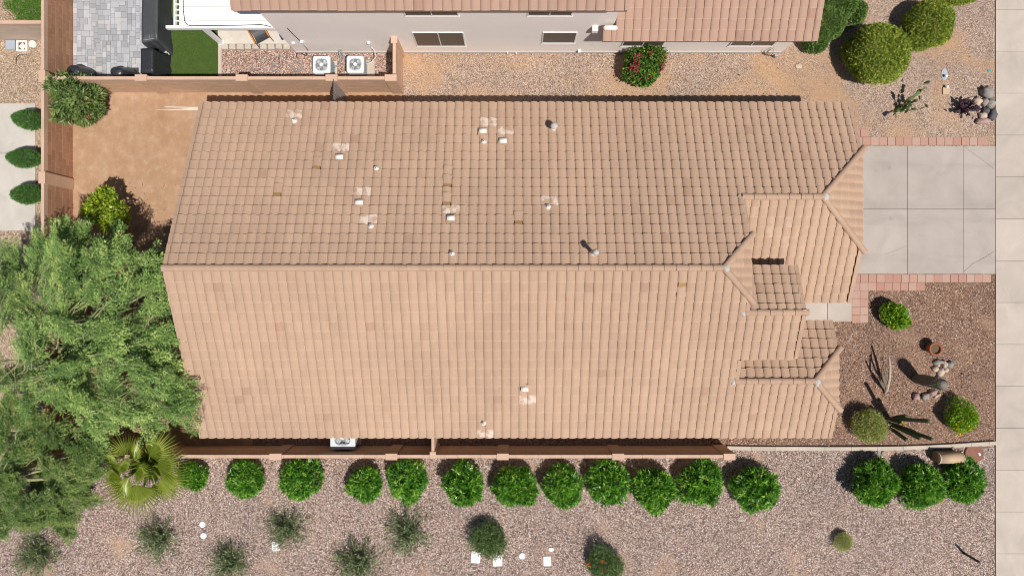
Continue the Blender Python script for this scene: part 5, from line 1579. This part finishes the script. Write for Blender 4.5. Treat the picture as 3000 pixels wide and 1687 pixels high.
# ================================================================== smaller things
def ac_unit(c, s, h, label, ang=0.0, pad=None):
    """condenser: louvred cabinet with rounded corners, recessed fan under a wire guard"""
    root = empty('air_conditioner', (c[0], c[1], 0), label=label, cat='air conditioner', group='outdoor air conditioning units')
    root.rotation_euler.z = ang
    def kid(nm, mb, mat):
        o = bpy.data.objects.new(nm, mb.mesh(nm, mat)); col.objects.link(o); o.parent = root; return o
    def rr(hs, cr, n=5):
        out = []
        for (sx, sy, a0) in ((1, 1, 0), (-1, 1, 90), (-1, -1, 180), (1, -1, 270)):
            for k in range(n + 1):
                a = R(a0 + 90 * k / n); out.append((sx * (hs - cr) + cr * math.cos(a), sy * (hs - cr) + cr * math.sin(a)))
        return out
    hs = s / 2
    zb = .09
    cab = MB()                                   # louvres: alternating in and out
    nl = 14; prev = None
    for k in range(nl + 1):
        z = zb + .06 + (h - .16 - zb) * k / nl
        for f, dz in ((.965, 0), (.985, .018)):
            ring = [cab.vert((x * f, y * f, z + dz)) for x, y in rr(hs, .09)]
            if prev:
                m = len(ring)
                for i in range(m): cab.face((prev[i], prev[(i + 1) % m], ring[(i + 1) % m], ring[i]))
            prev = ring
    kid('cabinet', cab, M['ac_dark'])
    base = MB(); base.prism(rr(hs, .09), zb, zb + .07); kid('base_pan', base, M['ac'])
    top = MB(); R0 = hs * .74; outer = rr(hs, .09, 6); n = len(outer)
    o1 = [top.vert((x, y, h - .10)) for x, y in outer]; o2 = [top.vert((x, y, h - .02)) for x, y in outer]; o3 = [top.vert((x * .95, y * .95, h)) for x, y in outer]
    inn = [top.vert((R0 * math.cos(math.atan2(y, x)), R0 * math.sin(math.atan2(y, x)), h)) for x, y in outer]
    low = [top.vert((R0 * math.cos(math.atan2(y, x)), R0 * math.sin(math.atan2(y, x)), h - .10)) for x, y in outer]
    for a, b in ((o1, o2), (o2, o3), (o3, inn), (inn, low)):
        for i in range(n): top.face((a[i], a[(i + 1) % n], b[(i + 1) % n], b[i]))
    tp = kid('top_panel', top, M['ac'])
    g = MB()
    for q in (.35, .5, .62, .74, .86, .97):
        g.tube([(R0 * q * math.cos(2 * PI * k / 24), R0 * q * math.sin(2 * PI * k / 24), h + .012 + .02 * (1 - q)) for k in range(25)], .0045, 4, cap=False)
    for k in range(12):
        a = 2 * PI * k / 12; g.tube([(R0 * .3 * math.cos(a), R0 * .3 * math.sin(a), h + .026), (R0 * math.cos(a), R0 * math.sin(a), h + .008)], .0045, 4)
    kid('fan_guard', g, M['steel'])
    hub = MB(); hub.lathe([(R0 * .30, h + .0), (R0 * .30, h + .028), (R0 * .26, h + .04)], 16); kid('hub', hub, M['ac'])
    bl = MB()
    for k in range(4):
        a = PI / 2 * k + .4
        for t0, t1 in ((0, .38), (.38, .76)):
            pa = lambda t, q: (q * math.cos(a + t), q * math.sin(a + t), h - .09 + .05 * t)
            bl.poly([pa(t0, R0 * .25), pa(t0, R0 * .93), pa(t1, R0 * .93), pa(t1, R0 * .25)])
    kid('fan_blades', bl, M['ac'])
    fl = MB(); fl.lathe([(R0 * .99, h - .16), (.001, h - .16)], 20, cap=False); kid('well', fl, M['ac_dark'])
    if pad:
        pd = MB(); pd.box((pad[2], pad[3], .045), (pad[0], pad[1], .09)); kid('pad', pd, M['kerb'])
    return root
a = at(942, 190.5, .8); ac_unit((a.x, a.y), .64, .82, 'left of the two grey air conditioners on the rose gravel', 0.0, (.74, .72, .02, 0))
a = at(1040.5, 189, .76); ac_unit((a.x, a.y), .63, .76, 'right of the two grey air conditioners, on a wider pad', 0.0, (.90, .70, .12, .0))
a = at(1004, 1277, .9); ac_unit((a.x, -5.32), .90, .92, 'large grey air conditioner under the lower eave', 0.0, (.96, .94, 0, 0))

# refrigerant lines and hoses
def tube_thing(name, pts, r, mat, label, cat, z=.02):
    P = [at(x, y, z) for x, y in pts]
    # Catmull-Rom smoothing
    out = []
    for i in range(len(P) - 1):
        a, b, c, d = P[max(0, i - 1)], P[i], P[i + 1], P[min(len(P) - 1, i + 2)]
        for t in (0, .25, .5, .75):
            out.append(.5 * ((2 * b) + (c - a) * t + (2 * a - 5 * b + 4 * c - d) * t * t + (3 * b - a - 3 * c + d) * t ** 3))
    out.append(P[-1])
    for i, p in enumerate(out): p.z = z + .004 * math.sin(i * 1.7)
    mb = MB(); mb.tube(out, r, 5); return tag(mb.build(name, mat), label, cat)
def z2(*q): return [(480 + x / 3.4333, y / 3.4333) for x, y in q]
tube_thing('garden_hose', z2((865, 705), (920, 715), (985, 735), (1050, 745), (1100, 725), (1160, 715), (1180, 680), (1150, 645), (1095, 650), (1075, 690), (1110, 720), (1150, 690), (1120, 660), (1085, 630), (1040, 600), (985, 585), (975, 620), (990, 665)), .013, M['hose'], 'left coil of grey hose lying on the rose gravel', 'hose')
tube_thing('garden_hose', z2((1120, 595), (1170, 570), (1230, 590), (1245, 640), (1290, 690), (1340, 710), (1390, 690), (1400, 640), (1350, 615), (1305, 640), (1310, 680), (1360, 700), (1385, 655), (1340, 625), (1280, 600), (1240, 610), (1260, 670), (1330, 715), (1370, 690), (1365, 730), (1320, 755)), .013, M['hose'], 'right coil of grey hose lying on the rose gravel', 'hose')
tube_thing('black_hose', z2((1345, 490), (1370, 505), (1410, 525), (1438, 545), (1425, 565), (1395, 545), (1355, 535), (1335, 560), (1345, 590)), .018, M['black'], 'short black hose by the corner of the grey house', 'hose', .03)
def line_set(pts, r, label):
    mb = MB(); mb.tube(pts, r, 6); return tag(mb.build('coolant_line', M['ac_dark']), label, 'pipe')
a = at(993, 152, .3); b = at(985, 182, .25)
line_set([(a.x, NW - .01, .35), (a.x + .02, NW - .12, .30), (a.x + .03, NW - .3, .12), (a.x - .02, NW - .5, .16), (a.x - .18, NW - .62, .25)], .032, 'thick coolant line looping to the left air conditioner')
a = at(1002, 150, .3)
line_set([(a.x - .02, NW - .01, .35), (a.x, NW - .12, .3), (a.x + .08, NW - .28, .16), (a.x + .26, NW - .40, .22)], .024, 'thin coolant line curving to the right air conditioner')
a = at(1085, 128, .9)
mb = MB(); mb.tube([(a.x, NW - .06, .85), (a.x + .10, NW - .14, .7), (a.x + .12, NW - .3, .45), (a.x - .05, NW - .48, .4), (a.x - .25, NW - .55, .42)], .014, 5); tag(mb.build('power_whip', M['frame']), 'pale cable from wall box to the right air conditioner', 'cable')

# covered barbecue things: draped covers, folds in the cloth
def drape(name, label, base, top, h, mat, seed, cat='covered grill', folds=.03, base_z=.0, nseg=26, round_=False):
    """base, top = (cx, cy, hx, hy) in plan; a cover lofted between them"""
    g = random.Random(seed)
    root = empty(name, (base[0], base[1], 0), label=label, cat=cat)
    def ringpt(c, t, z, amp):
        a = 2 * PI * t
        if round_: x, y = math.cos(a), math.sin(a)
        else:
            s = max(abs(math.cos(a)), abs(math.sin(a))); k = .12
            x, y = math.cos(a) / s, math.sin(a) / s
            x = max(-1, min(1, x)); y = max(-1, min(1, y))
        f = 1 + amp
        return (c[0] + x * c[2] * f, c[1] + y * c[3] * f, z)
    mb = MB(); rings = []
    lv = [(0.0, 1.0), (.12, .85), (.35, .55), (.6, .30), (.82, .12), (.95, .03), (1.0, 0.0)]
    ph = [g.uniform(0, 6.28) for _ in range(5)]
    for (t, k) in lv:
        c = [top[i] + (base[i] - top[i]) * (k if not round_ else k) for i in range(4)]
        ring = []
        for j in range(nseg * 2):
            u = j / (nseg * 2)
            amp = folds * (1 - t) * (math.sin(u * 50 + ph[0]) + .7 * math.sin(u * 31 + ph[1])) + folds * .5 * math.sin(u * 13 + ph[2] + t * 4)
            ring.append(mb.vert(ringpt(c, u, base_z + h * t, amp)))
        rings.append(ring)
    n = nseg * 2
    for a, b in zip(rings, rings[1:]):
        for j in range(n): mb.face((a[j], a[(j + 1) % n], b[(j + 1) % n], b[j]), True)
    cen = (top[0], top[1], base_z + h * 1.02)
    mid = [mb.vert(((mb.v[i][0] - cen[0]) * .72 + cen[0], (mb.v[i][1] - cen[1]) * .72 + cen[1], base_z + h * (1.01 if not round_ else 1.06) + g.uniform(-.006, .006))) for i in rings[-1]]
    for j in range(n): mb.face((rings[-1][j], rings[-1][(j + 1) % n], mid[(j + 1) % n], mid[j]), True)
    c = mb.vert((cen[0], cen[1], base_z + h * (1.0 if not round_ else 1.09)))
    for j in range(n): mb.face((mid[j], mid[(j + 1) % n], c), True)
    mb.build('cover', mat, root)
    hem = MB(); hem.tube([Vector(mb.v[i]) + Vector((0, 0, .012)) for i in rings[0]] + [Vector(mb.v[rings[0][0]]) + Vector((0, 0, .012))], .012, 4, cap=False); hem.build('hem', M['black'], root)
    return root
# long covered bar at the top: top face S x 413..458, y 0..122; skirt spreads to x 493
tc0, tc1 = at(414, 122, 1.0), at(460, -40, 1.0)
drape('covered_bar', 'long bar under a crumpled black cover beside the grey pavers', ((tc0.x + tc1.x) / 2 + .03, (tc0.y + tc1.y) / 2, .30, (tc1.y - tc0.y) / 2 + .03), ((tc0.x + tc1.x) / 2 + .02, (tc0.y + tc1.y) / 2, .28, (tc1.y - tc0.y) / 2), 1.0, M['charcoal_fabric'], 4, folds=.085, nseg=40)
lg = MB(); q = at(436, 116, 1.02); lg.box(q, (.38, .03, .012), rz=.15); tag(lg.build('barbecue_fork', M['steel']), 'light metal bar lying on the long black cover', 'tool')
g0 = at(430, 178, 1.08)
drape('covered_grill', 'barbecue grill under a dark fitted cover against the tan wall', (g0.x + .03, g0.y + .02, .30, .50), (g0.x + .0, g0.y - .0, .22, .43), 1.08, M['black_fabric'], 9, folds=.055, nseg=36)
lb = MB(); q = at(412, 172, .7); lb.box((g0.x - .36, g0.y + .02, .72), (.006, .13, .035)); tag(lb.build('maker_plate', M['frame']), 'small white maker plate on the side of the fitted cover', 'label plate')
q = at(218, 208, .75); drape('covered_kettle', 'round black covered cooker in the left corner of the pavers', (q.x + .06, q.y + .05, .33, .30), (q.x, q.y - .02, .25, .22), .80, M['black_fabric'], 12, round_=True, folds=.02)
q = at(344, 210, .62); drape('covered_kettle', 'domed black covered cooker between the corner one and the grill', (q.x + .08, q.y + .04, .42, .30), (q.x, q.y - .02, .22, .18), .68, M['black_fabric'], 15, round_=True, folds=.05)
for (px0, px1, py0, py1, lab) in ((440, 493, 158, 222, 'dark mat under the covered grill'), (455, 493, 60, 128, 'dark mat under the long covered bar'), (370, 408, 200, 222, 'dark mat strip beside the domed cooker')):
    a, b = at(px0, py0), at(px1, py1); mb = MB(); mb.box(((a.x + b.x) / 2, (a.y + b.y) / 2, .04), (b.x - a.x, a.y - b.y, .012)); tag(mb.build('grill_mat', M['charcoal_fabric']), lab, 'mat')

# sling chair under the patio cover
cx = at(760, 100, .45)
ch = empty('sling_chair', (cx.x, cx.y, .06), label='dark sling chair with orange wooden side under the patio cover', cat='chair')
ch.rotation_euler.z = R(28)
def kidc(nm, mb, mat):
    o = bpy.data.objects.new(nm, mb.mesh(nm, mat)); col.objects.link(o); o.parent = ch
st = MB(); n = 8; pa = []
for k in range(n + 1):
    t = k / n; y = -.28 + .56 * t; z = .36 + .10 * t - .12 * math.sin(PI * t); pa.append((y, z))
for (y0, z0), (y1, z1) in zip(pa, pa[1:]): st.poly([(-.25, y0, z0), (.25, y0, z0), (.25, y1, z1), (-.25, y1, z1)], True)
kidc('seat', st, M['dark_metal'])
bk = MB(); pa = [(.28 + .12 * t, .46 + .5 * t) for t in (0, .33, .66, 1)]
for (y0, z0), (y1, z1) in zip(pa, pa[1:]): bk.poly([(-.25, y0, z0), (.25, y0, z0), (.25, y1, z1), (-.25, y1, z1)], True)
kidc('backrest', bk, M['dark_metal'])
for sx in (-.28, .28):
    for y0, y1 in ((-.30, -.26), (.36, .30)):
        mb = MB(); mb.tube([(sx, y0, 0), (sx, y1, .42)], .016, 6); kidc('leg', mb, M['dark_metal'])
    mb = MB(); mb.tube([(sx, -.30, .52), (sx, 0, .56), (sx, .34, .58)], [.025, .028, .022], 6); kidc('armrest', mb, M['orange'])
    mb = MB(); mb.tube([(sx, -.28, .36), (sx, .28, .46), (sx, .40, .96)], .014, 6); kidc('side_rail', mb, M['orange'] if sx < 0 else M['dark_metal'])
bt = MB(); q = at(829, 112, .0); bt.box((q.x, q.y, .12), (.12, .2, .1), rz=.5); tag(bt.build('blue_shoe', plain('navy cloth', (0.05, 0.07, 0.14, 1), .8)), 'small navy cloth thing by the pale patio wall', 'shoe')

# ------------------------------------------------------------------ front yard
tp = at(2738, 1022, .3)
pot = empty('terracotta_pot', (tp.x - .02, tp.y + .01, 0), label='round terracotta pot standing on the brown gravel', cat='pot')
pp = (tp.x - .02, tp.y + .01, 0)
mb = MB(); mb.lathe([(.15, 0), (.19, .16), (.215, .32), (.24, .33), (.245, .42), (.225, .435), (.19, .43), (.175, .36), (.17, .33)], 28, pp, cap=False); mb.build('body', M['terracotta'], pot)
mb = MB(); mb.lathe([(.172, .335), (.10, .345), (.001, .34)], 20, pp, cap=False, smooth=False); mb.build('soil', M['soil'], pot)

def rock(px, py, s, mat, label, seed, rz=0.0, z=None, group=None):
    c = at(px, py, s[2] * .4)
    o = blob('rock', None, (0, 0, 0), s, M[mat], seed, 12)
    o.location = (c.x, c.y, s[2] * .55 if z is None else z); o.rotation_euler.z = rz
    return tag(o, label, 'rock', group)
rocks = [(2748, 1061, (.17, .09, .10), 'rock', 'long grey stone at the top of the small stone cluster', .1), (2767, 1067, (.09, .12, .10), 'rock_t', 'white stone in the middle of the cluster below the pot', .2),
         (2783, 1067, (.125, .12, .11), 'rock', 'bluish grey stone at the right of the cluster', 0), (2739, 1081, (.10, .10, .09), 'rock_t', 'cream stone at the left of the cluster', 0),
         (2755, 1090, (.11, .15, .10), 'rock_t', 'elongated pale stone below the cluster middle', -.5), (2770, 1084, (.09, .08, .08), 'rock_t', 'small tan stone right of the elongated pale one', 0),
         (2749, 1071, (.06, .05, .05), 'rock_t', 'smallest cream stone inside the cluster', 0), (2748, 1108, (.12, .09, .08), 'rock', 'flat grey stone beside the ribbed cactus top', .4),
         (2684, 1162, (.125, .13, .11), 'rock_p', 'round pink stone alone, left of the ribbed cactus', 0), (2711, 1160, (.14, .11, .10), 'rock', 'grey wedge stone below the ribbed cactus', .3),
         (2732, 1150, (.15, .12, .11), 'rock_p', 'pinkish stone pressed under the ribbed cactus', .5), (2745, 1158, (.13, .06, .07), 'rock_t', 'thin pale stone below the ribbed cactus', .5),
         (2890, 271, (.17, .24, .19), 'rock', 'largest mottled grey boulder by the pavement', .6), (2862, 297, (.16, .14, .12), 'rock_t', 'tan boulder at the top left of the purple cactus', .3),
         (2883, 300, (.13, .14, .13), 'rock', 'mottled boulder in the middle of the pavement pile', 0), (2901, 304, (.15, .12, .12), 'rock', 'smooth grey boulder below the largest one', .2),
         (2887, 325, (.12, .12, .11), 'rock_d', 'dark blue grey boulder touching the purple cactus', 0), (2906, 336, (.13, .19, .14), 'rock_d', 'dark slate boulder beside the pavement', 0),
         (2878, 340, (.13, .12, .10), 'rock_t', 'white patched boulder under the purple cactus', 0), (2878, 356, (.24, .11, .11), 'rock_p', 'long pinkish boulder at the bottom of the pile', .1),
         (2845, 290, (.10, .06, .06), 'rock_t', 'small cream stone at the left end of the pile', .2)]
for i, (px, py, s, m, lab, rz) in enumerate(rocks): rock(px, py, tuple(x * 1.16 for x in s), m, lab, 500 + i, rz)
rock(2341, 195, (.13, .10, .02), 'rock_t', 'flat pale stone in the gravel left of the largest clipped shrub', 560)
for i in range(12):
    px, py = 2545 + random.uniform(0, 45), 1318 + random.uniform(0, 14)
    rock(px, py, (.05 + .03 * random.random(), .04 + .03 * random.random(), .035), 'rock', 'small white quartz stone in the patch below the front yard edging', 580 + i, random.uniform(0, 3), group='white quartz stones below the edging')

# bleached driftwood standing in the front yard
dw = at(2592, 1152)
drift = empty('dead_branch', dw, label='bleached bare branch standing in the brown gravel', cat='branch')
b0 = Vector((dw.x, dw.y, 0))
def dl(px, py, z): return at(px, py, z * .6)
mb = MB(); mb.tube([b0, dl(2599, 1140, .35), dl(2606, 1110, .75), dl(2608, 1075, 1.05), dl(2603, 1038, 1.25)], [.06, .055, .052, .046, .03], 8); mb.build('main_branch', M['deadwood'], drift)
for i, pts in enumerate(([dl(2599, 1140, .35), dl(2588, 1110, .9), dl(2583, 1082, 1.2)], [dl(2597, 1145, .2), dl(2584, 1128, .5), dl(2575, 1112, .62)], [dl(2604, 1118, .65), dl(2594, 1100, .75), dl(2588, 1070, .9), dl(2586, 1045, .8)], [dl(2585, 1125, .5), dl(2580, 1100, .8), dl(2590, 1060, 1.0)])):
    mb = MB(); mb.tube([Vector(p) for p in pts], [.045, .034, .024, .016][:len(pts)], 6); mb.build('side_branch', M['bark'], drift)
# dry pruned stump by the neighbour wall
dp = at(2252, 165)
dry = empty('dry_plant', dp, label='leafless twisted plant by the neighbour wall corner', cat='plant')
def z4(x, y, z): return at(1700 + x / 3.4333, y / 3.4333, z)
for pts, r_, m in (([(1900, 560, 0), (1870, 530, .25), (1950, 480, .75)], .022, 'deadwood'), ([(1915, 565, 0), (1935, 540, .3), (1952, 482, .72)], .018, 'deadwood'), ([(1900, 565, 0), (1860, 545, .15), (1850, 515, .35)], .02, 'bark'), ([(1920, 560, 0), (1950, 575, .1), (1985, 575, .2)], .025, 'bark')):
    mb = MB(); mb.tube([z4(*p) for p in pts], [r_, r_ * .8, r_ * .5], 6); mb.build('branch', M[m], dry)
pl_ = MB(); q = z4(1970, 568, .1); pl_.box(q, (.10, .09, .06), rz=.3); tag(pl_.build('plastic_scrap', M['greybox']), 'pale blue scrap beside the leafless plant', 'scrap')

# utility cabinet, manhole lid, marker post
c0, c1 = at(2757, 1332, .62), at(2827, 1358, .62)
cab = empty('utility_cabinet', ((c0.x + c1.x) / 2, (c0.y + c1.y) / 2, 0), label='tan round topped utility cabinet by the front edging', cat='cabinet')
cx_, cy_ = (c0.x + c1.x) / 2, (c0.y + c1.y) / 2; L_, W_ = c1.x - c0.x, .40
mb = MB(); mb.box((cx_, cy_, .21), (L_ - .03, W_ - .02, .42)); mb.build('body', M['brown_side'], cab)
mb = MB(); n = 12
ra = [mb.vert((cx_ - L_ / 2, cy_ + W_ / 2 * math.cos(PI * k / n), .42 + .20 * math.sin(PI * k / n))) for k in range(n + 1)]
rb = [mb.vert((cx_ + L_ / 2, cy_ + W_ / 2 * math.cos(PI * k / n), .42 + .20 * math.sin(PI * k / n))) for k in range(n + 1)]
for k in range(n): mb.face((ra[k], rb[k], rb[k + 1], ra[k + 1]), True)
mb.face(ra); mb.face(list(reversed(rb))); mb.build('lid', M['tan_box'], cab)
for x in (cx_ - L_ / 2, cx_ + L_ / 2):
    mb = MB(); mb.tube([(x, cy_ + (W_ / 2 + .004) * math.cos(PI * k / n), .42 + .205 * math.sin(PI * k / n)) for k in range(n + 1)], .014, 5); mb.build('rim', M['white_paint'], cab)
ml = at(2852, 1327)
mh = empty('manhole_lid', ml, label='rust red round utility lid in the gravel by the pavement', cat='lid')
mb = MB(); mb.lathe([(.34, 0), (.345, .05), (.325, .07), (.30, .07), (.295, .062), (.22, .07), (.215, .062), (.14, .07), (.135, .062), (.05, .068), (.001, .068)], 36, ml, cap=False, smooth=False); mb.build('cover', M['rust_lid'], mh)
q = at(2870, 1330, .074); mb = MB(); mb.box(q, (.07, .11, .008), rz=.4); mb.build('tag_plate', plain('pale blue plate', (.6, .7, .8, 1), .4), mh)
bp_ = at(2822, 1618); mb = MB(); mb.lathe([(.045, 0), (.045, .84), (.038, .88), (.001, .885)], 12, bp_); tag(mb.build('marker_post', M['black']), 'black marker post standing in the lower right gravel', 'post')

# white irrigation lids
def round_lid(px, py, r_, lab):
    c = at(px, py); mb = MB(); mb.lathe([(r_, 0), (r_, .03), (r_ * .92, .042), (r_ * .3, .045), (.001, .045)], 20, c, cap=False, smooth=False)
    for s in (-1, 1): mb.box((c.x + s * r_ * .45, c.y, .047), (.02, .03, .006))
    tag(mb.build('irrigation_box', M['valve']), lab, 'lid', 'white irrigation lids')
def square_lid(px, py, w_, h_, lab, rz=0.0):
    c = at(px, py); mb = MB(); cr = .035; pts_ = []
    for (sx, sy, a0) in ((1, 1, 0), (-1, 1, 90), (-1, -1, 180), (1, -1, 270)):
        for k in range(4):
            a = R(a0 + 30 * k); pts_.append((sx * (w_ / 2 - cr) + cr * math.cos(a), sy * (h_ / 2 - cr) + cr * math.sin(a)))
    m = Matrix.Rotation(rz, 2); P = [m @ Vector(q) for q in pts_]
    mb.prism([(c.x + q.x, c.y + q.y) for q in P], 0, .04)
    mb.prism([(c.x + q.x * .88, c.y + q.y * .88) for q in P], .0405, .048)
    tag(mb.build('valve_box', M['valve']), lab, 'lid', 'white valve box lids')
round_lid(594, 1535, .115, 'upper of two round white lids in the lower left gravel')
round_lid(597, 1568, .115, 'lower of two round white lids in the lower left gravel')
round_lid(1530, 1627, .12, 'round white lid right of the two square lids')
square_lid(809, 1598, .28, .34, 'square white lid under the edge of a wispy shrub', .1)
square_lid(1394, 1630, .34, .44, 'left of two square white lids below the dark shrub', -.08)
square_lid(1458, 1640, .34, .42, 'right of two square white lids below the dark shrub', .02)
square_lid(1603, 1642, .28, .36, 'square white lid standing apart to the right', .02)
mb = MB(); c = at(1615, 1608); mb.prism([(c.x + .11 * random.uniform(.7, 1.1) * math.cos(2 * PI * k / 11), c.y + .08 * random.uniform(.7, 1.1) * math.sin(2 * PI * k / 11)) for k in range(11)], 0, .03)
tag(mb.build('flat_stone', M['valve']), 'ragged white flat stone above the square lid on the right', 'stone')

# boxes of the left neighbour
mb = MB(); c = at(33, 134); mb.box((c.x, c.y, .02), (.34, .34, .07)); tag(mb.build('meter_box', M['greybox']), 'blue grey square box lid at the upper left', 'lid')
c = at(67, 137)
vb = empty('valve_box', c, label='white square valve box with scalloped rim at the upper left', cat='valve box')
mb = MB(); s = .2
for a, b, w_, h_ in ((0, s - .03, .4, .06), (0, -s + .03, .4, .06), (-s + .03, 0, .06, .28), (s - .03, 0, .06, .28)): mb.box((c.x + a, c.y + b, .03), (w_, h_, .09))
mb.build('rim', M['white_paint'], vb)
mb = MB(); mb.lathe([(.001, .05), (.10, .055), (.12, .03), (.14, .02)], 4, c, cap=False, smooth=False); mb.build('lid', M['white_paint'], vb)
mb = MB(); mb.box((c.x, c.y, .0), (.3, .3, .02)); mb.build('pit', M['soil'], vb)
mb = MB(); c = at(98, 131); mb.lathe([(.13, 0), (.13, .08), (.105, .085), (.10, .05), (.001, .05)], 18, c, cap=False); tag(mb.build('pipe_ring', M['white_paint']), 'cream round pipe ring right of the white valve box', 'pipe')
tube_thing('wire', [(86, 164), (74, 161), (58, 161), (50, 168), (47, 178), (47, 190)], .008, M['black'], 'thin black wire curving over the left gravel', 'wire')

# bits in the upper right yard
mb = MB(); c = at(2766, 219); mb.prism([(c.x + .12 * math.cos(2 * PI * k / 16), c.y + .22 * math.sin(2 * PI * k / 16)) for k in range(16)], 0, .025); tag(mb.build('oval_patch', M['greybox']), 'oval blue grey patch near the pavement', 'stone')  # thin flat oval, blue grey all over, lying on the gravel
for px, py, lab in ((2766, 226, 'white cap standing on the oval blue grey patch'), (2769, 257, 'white cap just below the oval blue grey patch')):
    mb = MB(); c = at(px, py); mb.lathe([(.03, 0), (.035, .12), (.055, .13), (.05, .16), (.001, .17)], 14, c); tag(mb.build('standpipe', M['valve']), lab, 'standpipe')
mb = MB(); c = at(2770, 268); mb.box((c.x, c.y, .025), (.24, .26, .05)); tag(mb.build('flat_paver', M['tan_box']), 'tan square paver below the white caps', 'paver')
mb = MB(); c = at(2898, 208); mb.prism([(c.x + .07 * random.uniform(.6, 1.1) * math.cos(2 * PI * k / 13), c.y + .07 * random.uniform(.6, 1.1) * math.sin(2 * PI * k / 13)) for k in range(13)], .0, .022); tag(mb.build('paint_mark', M['teal']), 'teal paint mark on the gravel by the pavement', 'paint mark')
mb = MB(); c = at(2817, 1094); mb.lathe([(.03, 0), (.035, .03), (.001, .035)], 10, c); mb.tube([c + Vector((.03, 0, .01)), c + Vector((.09, -.04, .01))], .007, 4); tag(mb.build('drip_emitter', M['black']), 'small black drip emitter in the brown gravel', 'emitter')
# white weathered strip on the dirt beside the roof
mb = MB(); mb.prism([(at(x, y).x, at(x, y).y) for x, y in ((449, 322.5), (476, 323), (520, 323.5), (600, 324), (600, 314.5), (545, 314), (512, 313), (480, 312), (486, 315), (530, 316.5), (556, 317.5), (528, 320), (490, 321))], .0, .012); tag(mb.build('concrete_strip', M['patio_c']), 'narrow white strip in the dirt at the upper left eave', 'strip')
